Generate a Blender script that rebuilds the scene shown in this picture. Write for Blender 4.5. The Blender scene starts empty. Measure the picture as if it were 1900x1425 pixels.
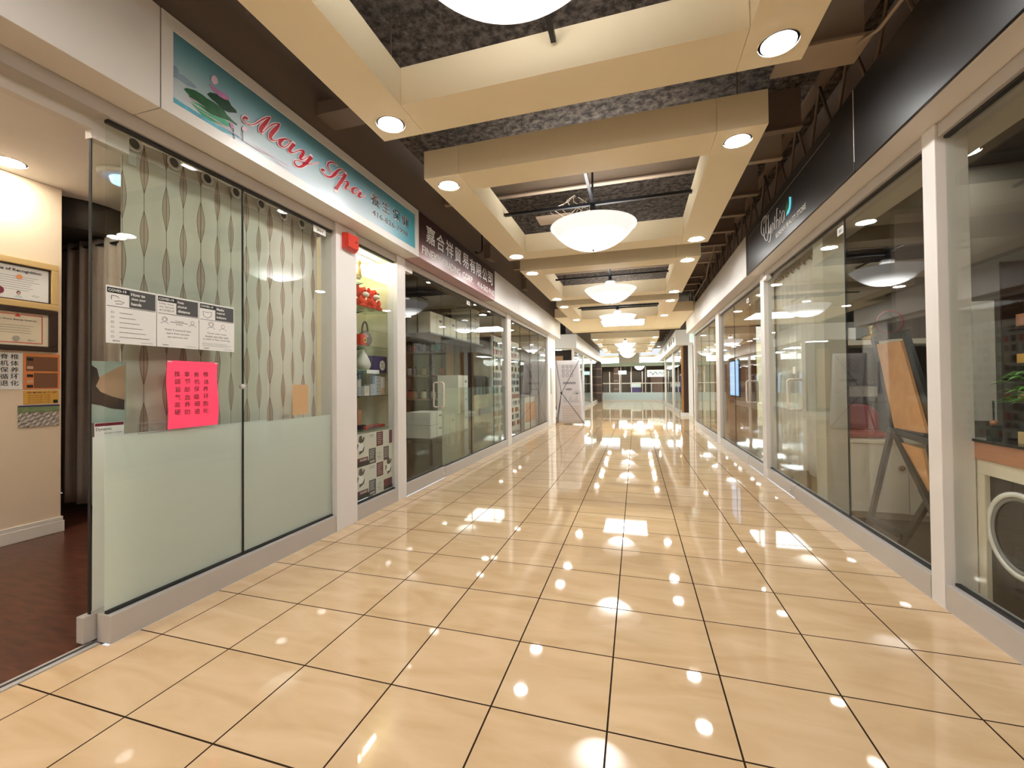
import bpy, math, random
from mathutils import Vector, Matrix

random.seed(7)
PI = math.pi
SC = bpy.context.scene
COL = SC.collection

# ------------------------------------------------------------------ camera, world, exposure
CAM = (2.3686, -1.1939, 1.2808)
YAW, PITCH, ROLL, FPX = 0.29554, 0.01343, -0.00992, 803.2
cd = bpy.data.cameras.new('camera')
cd.sensor_fit = 'HORIZONTAL'
cd.sensor_width = 36.0
cd.lens = FPX * 36.0 / 1900.0
cd.shift_x = (950 - 935.2) / 1900.0
cd.shift_y = (701.42 - 712.5) / 1900.0
cd.clip_start = 0.05
cd.clip_end = 200
cam = bpy.data.objects.new('camera', cd)
COL.objects.link(cam)
fwd = Vector((-math.sin(YAW) * math.cos(PITCH), math.cos(YAW) * math.cos(PITCH), math.sin(PITCH)))
rgt = Vector((math.cos(YAW), math.sin(YAW), 0))
upv = rgt.cross(fwd)
r2 = rgt * math.cos(ROLL) + upv * math.sin(ROLL)
u2 = -rgt * math.sin(ROLL) + upv * math.cos(ROLL)
R = Matrix((r2, u2, -fwd)).transposed()
cam.matrix_world = Matrix.Translation(CAM) @ R.to_4x4()
SC.camera = cam

w = bpy.data.worlds.new('world')
SC.world = w
w.use_nodes = True
w.node_tree.nodes['Background'].inputs[0].default_value = (0.9, 0.95, 1.0, 1)
w.node_tree.nodes['Background'].inputs[1].default_value = 0.3
vs = SC.view_settings
vs.view_transform = 'Standard'
vs.look = 'None'
vs.exposure = 1.68
vs.gamma = 1.0
vs.use_curve_mapping = False

WARM = (1.0, 0.98, 0.945)
COOL = (0.92, 0.97, 1.0)


# ------------------------------------------------------------------ materials
def _new(name):
    m = bpy.data.materials.new(name)
    m.use_nodes = True
    nt = m.node_tree
    return m, nt, nt.nodes['Principled BSDF']


def mat(name, col, rough=0.5, metal=0.0, var=0.06, scale=6.0, bump=0.0, bscale=60.0, emit=0.0, coat=0.0):
    m, nt, b = _new(name)
    N, L = nt.nodes, nt.links
    tc = N.new('ShaderNodeTexCoord')
    nz = N.new('ShaderNodeTexNoise')
    nz.inputs['Scale'].default_value = scale
    nz.inputs['Detail'].default_value = 4
    L.new(tc.outputs['Object'], nz.inputs['Vector'])
    mx = N.new('ShaderNodeMix')
    mx.data_type = 'RGBA'
    mx.inputs[6].default_value = tuple(min(1, c * (1 + var)) for c in col) + (1,)
    mx.inputs[7].default_value = tuple(c * (1 - var) for c in col) + (1,)
    L.new(nz.outputs[0], mx.inputs[0])
    L.new(mx.outputs[2], b.inputs['Base Color'])
    b.inputs['Roughness'].default_value = rough
    b.inputs['Metallic'].default_value = metal
    b.inputs['Coat Weight'].default_value = coat
    if emit:
        L.new(mx.outputs[2], b.inputs['Emission Color'])
        b.inputs['Emission Strength'].default_value = emit
    if bump:
        n2 = N.new('ShaderNodeTexNoise')
        n2.inputs['Scale'].default_value = bscale
        n2.inputs['Detail'].default_value = 6
        L.new(tc.outputs['Object'], n2.inputs['Vector'])
        bp = N.new('ShaderNodeBump')
        bp.inputs['Strength'].default_value = bump
        bp.inputs['Distance'].default_value = 0.01
        L.new(n2.outputs[0], bp.inputs['Height'])
        L.new(bp.outputs[0], b.inputs['Normal'])
    return m


def emit(name, col, s):
    m, nt, b = _new(name)
    b.inputs['Base Color'].default_value = (0.8, 0.8, 0.8, 1)
    b.inputs['Emission Color'].default_value = col + (1,)
    b.inputs['Emission Strength'].default_value = s
    return m


def glass(name, tint=(0.90, 0.94, 0.91), refl=1.0, haze=0.0, hazecol=(0.6, 0.7, 0.62)):
    m, nt, b = _new(name)
    N, L = nt.nodes, nt.links
    N.remove(b)
    out = N['Material Output']
    tr = N.new('ShaderNodeBsdfTransparent')
    tr.inputs[0].default_value = tint + (1,)
    base = tr
    if haze:
        df = N.new('ShaderNodeBsdfDiffuse')
        df.inputs[0].default_value = hazecol + (1,)
        tl = N.new('ShaderNodeBsdfTranslucent')
        tl.inputs[0].default_value = hazecol + (1,)
        m2 = N.new('ShaderNodeMixShader')
        m2.inputs[0].default_value = 0.45
        L.new(df.outputs[0], m2.inputs[1]); L.new(tl.outputs[0], m2.inputs[2])
        m1 = N.new('ShaderNodeMixShader')
        m1.inputs[0].default_value = haze
        L.new(tr.outputs[0], m1.inputs[1]); L.new(m2.outputs[0], m1.inputs[2])
        base = m1
    gl = N.new('ShaderNodeBsdfGlossy')
    gl.inputs['Color'].default_value = (refl, refl, refl, 1)
    gl.inputs['Roughness'].default_value = 0.0
    lw = N.new('ShaderNodeLayerWeight')
    pw = N.new('ShaderNodeMath'); pw.operation = 'POWER'; pw.inputs[1].default_value = 5.0
    L.new(lw.outputs['Facing'], pw.inputs[0])
    fr = N.new('ShaderNodeMath'); fr.operation = 'MULTIPLY_ADD'; fr.inputs[1].default_value = 0.93; fr.inputs[2].default_value = 0.032
    L.new(pw.outputs[0], fr.inputs[0])
    mx = N.new('ShaderNodeMixShader')
    L.new(fr.outputs[0], mx.inputs[0])
    L.new(base.outputs[0], mx.inputs[1])
    L.new(gl.outputs[0], mx.inputs[2])
    L.new(mx.outputs[0], out.inputs[0])
    return m


def floor_mat():
    m, nt, b = _new('polished_beige_tile')
    N, L = nt.nodes, nt.links

    def math_(op, a, bb=None):
        n = N.new('ShaderNodeMath'); n.operation = op
        for i, v in enumerate((a, bb)):
            if v is None: continue
            if isinstance(v, (int, float)): n.inputs[i].default_value = v
            else: L.new(v, n.inputs[i])
        return n.outputs[0]
    tc = N.new('ShaderNodeTexCoord')
    sp = N.new('ShaderNodeSeparateXYZ')
    L.new(tc.outputs['Object'], sp.inputs[0])
    g = []
    cells = []
    for i in (0, 1):
        s = math_('DIVIDE', sp.outputs[i], 0.45)
        f = math_('FRACT', s)
        cells.append(math_('FLOOR', s))
        g.append(math_('GREATER_THAN', math_('ABSOLUTE', math_('SUBTRACT', f, 0.5)), 0.5 - 0.0078))
    gm = math_('MAXIMUM', g[0], g[1])
    cb = N.new('ShaderNodeCombineXYZ')
    L.new(cells[0], cb.inputs[0]); L.new(cells[1], cb.inputs[1])
    wn = N.new('ShaderNodeTexWhiteNoise'); wn.noise_dimensions = '2D'
    L.new(cb.outputs[0], wn.inputs['Vector'])
    # marble clouding, shifted tile by tile
    ad = N.new('ShaderNodeVectorMath'); ad.operation = 'MULTIPLY_ADD'
    L.new(wn.outputs['Color'], ad.inputs[0]); ad.inputs[1].default_value = (9, 9, 9); L.new(tc.outputs['Object'], ad.inputs[2])
    mp = N.new('ShaderNodeMapping'); mp.inputs['Rotation'].default_value = (0, 0, 0.6); mp.inputs['Scale'].default_value = (1.0, 3.2, 1)
    L.new(ad.outputs[0], mp.inputs[0])
    nz = N.new('ShaderNodeTexNoise'); nz.inputs['Scale'].default_value = 2.0; nz.inputs['Detail'].default_value = 5; nz.inputs['Distortion'].default_value = 1.0
    L.new(mp.outputs[0], nz.inputs['Vector'])
    cr = N.new('ShaderNodeValToRGB')
    cr.color_ramp.elements[0].position = 0.32; cr.color_ramp.elements[0].color = (0.575, 0.40, 0.222, 1)
    cr.color_ramp.elements[1].position = 0.68; cr.color_ramp.elements[1].color = (0.67, 0.488, 0.302, 1)
    L.new(nz.outputs[0], cr.inputs[0])
    mx = N.new('ShaderNodeMix'); mx.data_type = 'RGBA'
    L.new(gm, mx.inputs[0]); L.new(cr.outputs[0], mx.inputs[6]); mx.inputs[7].default_value = (0.035, 0.02, 0.012, 1)
    L.new(mx.outputs[2], b.inputs['Base Color'])
    rg = math_('ADD', math_('MULTIPLY', gm, 0.6), 0.035)
    L.new(rg, b.inputs['Roughness'])
    b.inputs['IOR'].default_value = 1.5
    L.new(math_('SUBTRACT', 0.5, math_('MULTIPLY', gm, 0.5)), b.inputs['Specular IOR Level'])
    # each tile lies a hair out of level
    sb = N.new('ShaderNodeVectorMath'); sb.operation = 'SUBTRACT'
    L.new(wn.outputs['Color'], sb.inputs[0]); sb.inputs[1].default_value = (0.5, 0.5, 0.5)
    sc = N.new('ShaderNodeVectorMath'); sc.operation = 'MULTIPLY'
    L.new(sb.outputs[0], sc.inputs[0]); sc.inputs[1].default_value = (0.0026, 0.0026, 0)
    ge = N.new('ShaderNodeNewGeometry')
    a2 = N.new('ShaderNodeVectorMath'); a2.operation = 'ADD'
    L.new(sc.outputs[0], a2.inputs[0]); L.new(ge.outputs['Normal'], a2.inputs[1])
    nn = N.new('ShaderNodeVectorMath'); nn.operation = 'NORMALIZE'
    L.new(a2.outputs[0], nn.inputs[0])
    L.new(nn.outputs[0], b.inputs['Normal'])
    return m


def wood_mat(name, c1, c2, rough=0.3, stretch=(12, 1, 1), plank=0.12):
    m, nt, b = _new(name)
    N, L = nt.nodes, nt.links
    tc = N.new('ShaderNodeTexCoord')
    mp = N.new('ShaderNodeMapping'); mp.inputs['Scale'].default_value = stretch
    L.new(tc.outputs['Object'], mp.inputs[0])
    nz = N.new('ShaderNodeTexNoise'); nz.inputs['Scale'].default_value = 2.0; nz.inputs['Detail'].default_value = 6; nz.inputs['Distortion'].default_value = 0.6
    L.new(mp.outputs[0], nz.inputs['Vector'])
    cr = N.new('ShaderNodeValToRGB')
    cr.color_ramp.elements[0].position = 0.3; cr.color_ramp.elements[0].color = c1 + (1,)
    cr.color_ramp.elements[1].position = 0.7; cr.color_ramp.elements[1].color = c2 + (1,)
    L.new(nz.outputs[0], cr.inputs[0])
    L.new(cr.outputs[0], b.inputs['Base Color'])
    b.inputs['Roughness'].default_value = rough
    return m


def deck_mat():
    m, nt, b = _new('sprayed_dark_ceiling')
    N, L = nt.nodes, nt.links
    tc = N.new('ShaderNodeTexCoord')
    nz = N.new('ShaderNodeTexNoise'); nz.inputs['Scale'].default_value = 14; nz.inputs['Detail'].default_value = 9; nz.inputs['Roughness'].default_value = 0.7
    L.new(tc.outputs['Object'], nz.inputs['Vector'])
    cr = N.new('ShaderNodeValToRGB')
    cr.color_ramp.elements[0].position = 0.42; cr.color_ramp.elements[0].color = (0.040, 0.033, 0.029, 1)
    cr.color_ramp.elements[1].position = 0.68; cr.color_ramp.elements[1].color = (0.26, 0.215, 0.18, 1)
    L.new(nz.outputs[0], cr.inputs[0]); L.new(cr.outputs[0], b.inputs['Base Color'])
    b.inputs['Roughness'].default_value = 0.95
    bp = N.new('ShaderNodeBump'); bp.inputs['Strength'].default_value = 1.0; bp.inputs['Distance'].default_value = 0.03
    L.new(nz.outputs[0], bp.inputs['Height']); L.new(bp.outputs[0], b.inputs['Normal'])
    return m


def curtain_mat():
    """linen sheer with woven columns of leaf shapes"""
    m, nt, b = _new('leaf_column_linen')
    N, L = nt.nodes, nt.links

    def mt(op, a, bb=None, cc=None):
        n = N.new('ShaderNodeMath'); n.operation = op
        for i, v in enumerate((a, bb, cc)):
            if v is None: continue
            if isinstance(v, (int, float)): n.inputs[i].default_value = v
            else: L.new(v, n.inputs[i])
        return n.outputs[0]
    tc = N.new('ShaderNodeTexCoord')
    sp = N.new('ShaderNodeSeparateXYZ'); L.new(tc.outputs['Object'], sp.inputs[0])
    u = mt('DIVIDE', sp.outputs[1], 0.113)
    cell = mt('FLOOR', u)
    fu = mt('ABSOLUTE', mt('SUBTRACT', mt('FRACT', u), 0.5))
    par = mt('MODULO', cell, 2.0)
    par = mt('MULTIPLY', mt('ABSOLUTE', par), 0.5)
    v = mt('ADD', mt('DIVIDE', sp.outputs[2], 0.37), par)
    s = mt('ABSOLUTE', mt('SINE', mt('MULTIPLY', v, PI)))
    hw = mt('MULTIPLY', mt('MAXIMUM', mt('SUBTRACT', mt('POWER', s, 1.6), 0.22), 0.0), 0.245)
    leaf = mt('LESS_THAN', fu, hw)
    edge = mt('LESS_THAN', mt('ABSOLUTE', mt('SUBTRACT', fu, hw)), 0.012)
    line = mt('LESS_THAN', fu, 0.014)
    edge = mt('MAXIMUM', edge, line)
    nz = N.new('ShaderNodeTexNoise'); nz.inputs['Scale'].default_value = 220; nz.inputs['Detail'].default_value = 3
    L.new(tc.outputs['Object'], nz.inputs['Vector'])
    m1 = N.new('ShaderNodeMix'); m1.data_type = 'RGBA'
    m1.inputs[6].default_value = (0.86, 0.82, 0.74, 1); m1.inputs[7].default_value = (0.66, 0.54, 0.45, 1)
    L.new(leaf, m1.inputs[0])
    m2 = N.new('ShaderNodeMix'); m2.data_type = 'RGBA'
    L.new(edge, m2.inputs[0]); L.new(m1.outputs[2], m2.inputs[6]); m2.inputs[7].default_value = (0.25, 0.17, 0.12, 1)
    m3 = N.new('ShaderNodeMix'); m3.data_type = 'RGBA'; m3.blend_type = 'MULTIPLY'
    m3.inputs[0].default_value = 0.35
    L.new(m2.outputs[2], m3.inputs[6]); L.new(nz.outputs[1], m3.inputs[7])
    N.remove(b)
    df = N.new('ShaderNodeBsdfDiffuse'); L.new(m2.outputs[2], df.inputs[0])
    tl = N.new('ShaderNodeBsdfTranslucent'); L.new(m2.outputs[2], tl.inputs[0])
    ms = N.new('ShaderNodeMixShader'); ms.inputs[0].default_value = 0.2
    L.new(df.outputs[0], ms.inputs[1]); L.new(tl.outputs[0], ms.inputs[2])
    L.new(ms.outputs[0], N['Material Output'].inputs[0])
    return m


def grad_mat(name, axis, stops, rough=0.4, emis=0.0, noise=0.0):
    """printed colour gradient along a world axis (0..2); stops = [(coord, rgb)...]"""
    m, nt, b = _new(name)
    N, L = nt.nodes, nt.links
    tc = N.new('ShaderNodeTexCoord')
    sp = N.new('ShaderNodeSeparateXYZ'); L.new(tc.outputs['Object'], sp.inputs[0])
    a, z = stops[0][0], stops[-1][0]
    mr = N.new('ShaderNodeMapRange'); mr.inputs[1].default_value = a; mr.inputs[2].default_value = z
    L.new(sp.outputs[axis], mr.inputs[0])
    cr = N.new('ShaderNodeValToRGB')
    el = cr.color_ramp.elements
    while len(el) < len(stops): el.new(0.5)
    for e, (c, rgb) in zip(el, stops):
        e.position = (c - a) / (z - a); e.color = rgb + (1,)
    L.new(mr.outputs[0], cr.inputs[0])
    L.new(cr.outputs[0], b.inputs['Base Color'])
    b.inputs['Roughness'].default_value = rough
    if emis:
        L.new(cr.outputs[0], b.inputs['Emission Color']); b.inputs['Emission Strength'].default_value = emis
    return m


def bowl_mat():
    """frosted glass bowl, brightest under its bulbs and dimmer towards the rim"""
    m, nt, b = _new('lit_frosted_bowl')
    N, L = nt.nodes, nt.links
    tc = N.new('ShaderNodeTexCoord')
    sp = N.new('ShaderNodeSeparateXYZ'); L.new(tc.outputs['Object'], sp.inputs[0])
    cb = N.new('ShaderNodeCombineXYZ'); L.new(sp.outputs[0], cb.inputs[0]); L.new(sp.outputs[1], cb.inputs[1])
    ln = N.new('ShaderNodeVectorMath'); ln.operation = 'LENGTH'; L.new(cb.outputs[0], ln.inputs[0])
    mr = N.new('ShaderNodeMapRange'); mr.interpolation_type = 'SMOOTHSTEP'
    mr.inputs[1].default_value = 0.06; mr.inputs[2].default_value = 0.38; mr.inputs[3].default_value = 6.0; mr.inputs[4].default_value = 0.21
    L.new(ln.outputs['Value'], mr.inputs[0])
    L.new(mr.outputs[0], b.inputs['Emission Strength'])
    b.inputs['Emission Color'].default_value = (1.0, 0.99, 0.98, 1)
    b.inputs['Base Color'].default_value = (0.8, 0.8, 0.82, 1)
    b.inputs['Roughness'].default_value = 0.25
    return m


def sign_mat():
    """printed picture: teal sky on the left, pale haze below, cyan at the right end"""
    m = grad_mat('sign_sky_print', 2, [(0.07, (0.60, 0.68, 0.74)), (0.20, (0.44, 0.54, 0.58)), (0.32, (0.23, 0.42, 0.49)), (0.457, (0.065, 0.21, 0.26))], 0.3)
    nt = m.node_tree; N, L = nt.nodes, nt.links
    b = N['Principled BSDF']
    src = b.inputs['Base Color'].links[0].from_socket
    sp = [n for n in N if n.type == 'SEPXYZ'][0]
    mr = N.new('ShaderNodeMapRange'); mr.interpolation_type = 'SMOOTHSTEP'
    mr.inputs[1].default_value = 0.45; mr.inputs[2].default_value = 1.35
    L.new(sp.outputs[1], mr.inputs[0])
    mx = N.new('ShaderNodeMix'); mx.data_type = 'RGBA'
    L.new(mr.outputs[0], mx.inputs[0]); L.new(src, mx.inputs[6]); mx.inputs[7].default_value = (0.085, 0.40, 0.50, 1)
    L.new(mx.outputs[2], b.inputs['Base Color'])
    return m


M = dict(
    tile=floor_mat(), deck=deck_mat(), linen=curtain_mat(),
    cream=mat('cream_laminate', (0.87, 0.76, 0.54), 0.55, var=0.015),
    fascia=mat('pale_painted_metal', (0.74, 0.71, 0.68), 0.42, var=0.02),
    alu=mat('painted_aluminium', (0.54, 0.51, 0.48), 0.38, metal=0.25, var=0.03),
    alulite=mat('light_aluminium', (0.77, 0.745, 0.72), 0.4, metal=0.05, var=0.02),
    black=mat('black_gasket', (0.012, 0.012, 0.012), 0.5),
    brownwall=mat('taupe_painted_wall', (0.205, 0.165, 0.145), 0.8, var=0.04),
    steel=mat('brown_painted_steel', (0.20, 0.145, 0.11), 0.6),
    beamlite=mat('beige_painted_joist', (0.42, 0.33, 0.25), 0.6),
    blackmetal=mat('black_metal', (0.012, 0.012, 0.014), 0.35, metal=0.3),
    chrome=mat('chrome', (0.75, 0.75, 0.75), 0.12, metal=1.0),
    brushed=mat('brushed_steel', (0.80, 0.72, 0.64), 0.35, metal=0.15),
    satin=mat('satin_chrome', (0.72, 0.71, 0.70), 0.25, metal=0.35),
    clear=glass('clear_glass', (0.965, 0.985, 0.97), 0.62),
    clearR=glass('clear_pane', (0.96, 0.975, 0.955), 0.72),
    shelfglass=glass('shelf_glass', (0.75, 0.82, 0.78)),
    frost=glass('frosted_film', (0.9, 0.95, 0.92), haze=0.90, hazecol=(0.93, 0.96, 0.93)),
    frost2=glass('thin_frosted_film', (0.92, 0.96, 0.93), haze=0.28, hazecol=(0.50, 0.58, 0.50)),
    white=mat('white_paper', (0.80, 0.80, 0.78), 0.6, var=0.02),
    offwhite=mat('offwhite', (0.66, 0.64, 0.58), 0.6, var=0.03),
    ink=mat('black_ink', (0.015, 0.015, 0.015), 0.6),
    dgrey=mat('dark_grey_print', (0.07, 0.07, 0.07), 0.6),
    grey=mat('grey_print', (0.25, 0.25, 0.25), 0.6),
    red=mat('red_print', (0.45, 0.012, 0.03), 0.4),
    pinkwhite=mat('pale_pink_edge', (0.85, 0.66, 0.66), 0.5),
    pink=mat('fluorescent_pink_paper', (0.95, 0.055, 0.13), 0.6, emit=0.12),
    firered=mat('red_plastic', (0.62, 0.035, 0.02), 0.3, coat=0.5),
    gold=mat('gilt_wood', (0.70, 0.50, 0.22), 0.35, metal=0.3),
    darkwood=mat('dark_wood', (0.035, 0.018, 0.013), 0.3),
    ivory=mat('ivory_paper', (0.74, 0.66, 0.50), 0.6),
    orange=mat('orange_paper', (0.75, 0.25, 0.08), 0.6),
    brownprint=mat('brown_print', (0.20, 0.085, 0.04), 0.6),
    yellow=mat('yellow_paper', (0.72, 0.40, 0.07), 0.6),
    silver=mat('silver_foil', (0.60, 0.58, 0.56), 0.25, metal=0.8, bump=0.6, bscale=25),
    mosspic=mat('green_picture', (0.20, 0.27, 0.12), 0.5, var=0.5, scale=20),
    spawall=mat('beige_painted_wall', (0.80, 0.66, 0.49), 0.7, var=0.02),
    spaceil=mat('white_painted_ceiling', (0.86, 0.82, 0.77), 0.7, var=0.02),
    skirt=mat('white_gloss_paint', (0.78, 0.74, 0.68), 0.3),
    spawood=wood_mat('reddish_wood_floor', (0.045, 0.014, 0.008), (0.13, 0.042, 0.024), 0.28, (3, 14, 1)),
    drape=mat('taupe_fabric', (0.46, 0.37, 0.31), 0.9, var=0.1, scale=30),
    sheer=mat('grey_sheer_fabric', (0.66, 0.64, 0.58), 0.9, var=0.06, scale=20),
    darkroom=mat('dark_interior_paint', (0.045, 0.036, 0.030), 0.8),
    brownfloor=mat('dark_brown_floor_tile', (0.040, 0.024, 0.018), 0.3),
    carton=mat('white_carton', (0.84, 0.85, 0.76), 0.6),
    brownbox=mat('brown_cardboard', (0.30, 0.17, 0.09), 0.7),
    showwall=mat('cream_display_wall', (0.78, 0.72, 0.52), 0.6),
    navy=mat('navy_box', (0.035, 0.03, 0.13), 0.4),
    plushred=mat('red_plush', (0.75, 0.05, 0.025), 0.9, var=0.3, scale=60, bump=0.8, bscale=90),
    plushwhite=mat('white_plush', (0.8, 0.75, 0.7), 0.9, bump=0.6, bscale=90),
    wrap=mat('crinkled_cellophane', (0.30, 0.25, 0.27), 0.08, metal=0.6, var=0.6, scale=25, bump=1.0, bscale=22),
    maroonprint=mat('maroon_print', (0.13, 0.02, 0.04), 0.5),
    cyan=mat('cyan_print', (0.12, 0.62, 0.72), 0.4, emit=0.25),  # slight glow put into the colour of the leaf mark
    blueprint=mat('navy_outline', (0.02, 0.06, 0.22), 0.4),
    green=mat('green_print', (0.02, 0.22, 0.08), 0.4),
    signblack=mat('satin_black_panel', (0.014, 0.012, 0.012), 0.38, var=0.02),
    copper=mat('copper_laminate', (0.45, 0.20, 0.11), 0.35),
    darkglass=mat('dark_glossy_top', (0.02, 0.016, 0.014), 0.05),
    cabwhite=mat('white_cabinet', (0.74, 0.68, 0.56), 0.45),
    maroon=mat('maroon_vinyl', (0.34, 0.02, 0.035), 0.35),
    easelm=mat('charcoal_easel', (0.012, 0.012, 0.012), 0.5),
    board=wood_mat('orange_brown_board', (0.55, 0.26, 0.10), (0.66, 0.34, 0.15), 0.5, (1, 4, 4)),
    tanbox=mat('tan_box', (0.52, 0.37, 0.18), 0.6),
    brass=mat('brass', (0.62, 0.42, 0.12), 0.25, metal=1.0),
    leafgreen=mat('leaf_green', (0.10, 0.30, 0.03), 0.5, var=0.3, scale=30),
    terracotta=mat('terracotta', (0.45, 0.20, 0.08), 0.5),
    goldfoil=mat('gold_pot', (0.65, 0.45, 0.2), 0.4, metal=0.4),
    greige=mat('greige_wall', (0.13, 0.115, 0.095), 0.7),
    paleply=mat('pale_greenish_column', (0.52, 0.51, 0.42), 0.6),
    warmwood=wood_mat('warm_wood_panel', (0.32, 0.14, 0.035), (0.48, 0.24, 0.07), 0.4, (8, 8, 0.6)),
    brick=mat('orange_brown_stone', (0.38, 0.17, 0.08), 0.7, var=0.4, scale=12),
    bannerm=mat('banner_cloth', (0.60, 0.58, 0.59), 0.6, var=0.02),
    bannerprint=mat('pale_grey_print', (0.27, 0.26, 0.29), 0.6),
    bannerpeach=mat('pale_peach_print', (0.62, 0.42, 0.28), 0.6),
    paleblue=mat('pale_blue_paint', (0.56, 0.68, 0.70), 0.4),
    palegreen=mat('pale_green_beam', (0.48, 0.60, 0.52), 0.5),
    colbrown=mat('dark_brown_column', (0.055, 0.030, 0.022), 0.4, var=0.3, scale=10),
    colband=mat('brown_band', (0.20, 0.13, 0.09), 0.4),
    spal=emit('spa_lamp_glow', (1.0, 0.93, 0.80), 42.0), printgrey=mat('grey_card', (0.42, 0.42, 0.40), 0.6),
    spafill=emit('spa_fill_glow', (1.0, 0.94, 0.84), 13.0),
    cabfill=emit('cabinet_lamp_glow', (1.0, 0.96, 0.88), 45.0),
    skin=mat('printed_skin', (0.60, 0.38, 0.26), 0.6, var=0.15, scale=8),
    hair=mat('printed_hair', (0.09, 0.055, 0.05), 0.6, var=0.3, scale=20),
    aqua=mat('printed_aqua', (0.52, 0.60, 0.56), 0.6, var=0.1, scale=12),
    maroonstrip=mat('maroon_strip', (0.16, 0.01, 0.03), 0.5),
    leafA=mat('lotus_leaf_green', (0.012, 0.10, 0.03), 0.4, var=0.7, scale=14),
    leafB=mat('lotus_leaf_dark', (0.008, 0.045, 0.018), 0.4, var=0.6, scale=14),
    leafC=mat('water_green', (0.05, 0.42, 0.22), 0.4, var=0.4, scale=22),
    waterb=mat('water_blue', (0.10, 0.42, 0.55), 0.4, var=0.5, scale=22),
    hillm=mat('misty_hill', (0.20, 0.29, 0.38), 0.5, var=0.3, scale=10),
    petal=mat('lotus_pink', (0.52, 0.20, 0.42), 0.5, var=0.3, scale=40),
    petal2=mat('lotus_pale_pink', (0.72, 0.52, 0.62), 0.5, var=0.1, scale=40),
    downl=emit('downlight_glow', WARM, 55.0),
    bowl=bowl_mat(), bowlin=emit('bowl_bulb_light', (1.0, 0.98, 0.94), 3.6),
    panel=emit('panel_glow', (1.0, 1.0, 0.96), 6.0),
    interl=emit('shop_lamp_glow', (1.0, 0.95, 0.86), 15.0),
    tube=emit('tube_glow', (1.0, 0.97, 0.80), 30.0),
    day=emit('daylight_glass', (0.90, 1.0, 0.93), 4.5),
    daypanel=emit('cool_ceiling_panel', (0.88, 0.97, 1.0), 8.0),
    exitm=emit('exit_sign_glow', (0.45, 0.95, 0.78), 0.22),
    exitg=mat('exit_sign_green', (0.10, 0.45, 0.30), 0.5, emit=0.3),
    cyansign=emit('cyan_sign_glow', (0.15, 0.85, 0.80), 0.6),
    blueglow=emit('blue_glow', (0.25, 0.50, 0.95), 0.7),
)


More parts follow.
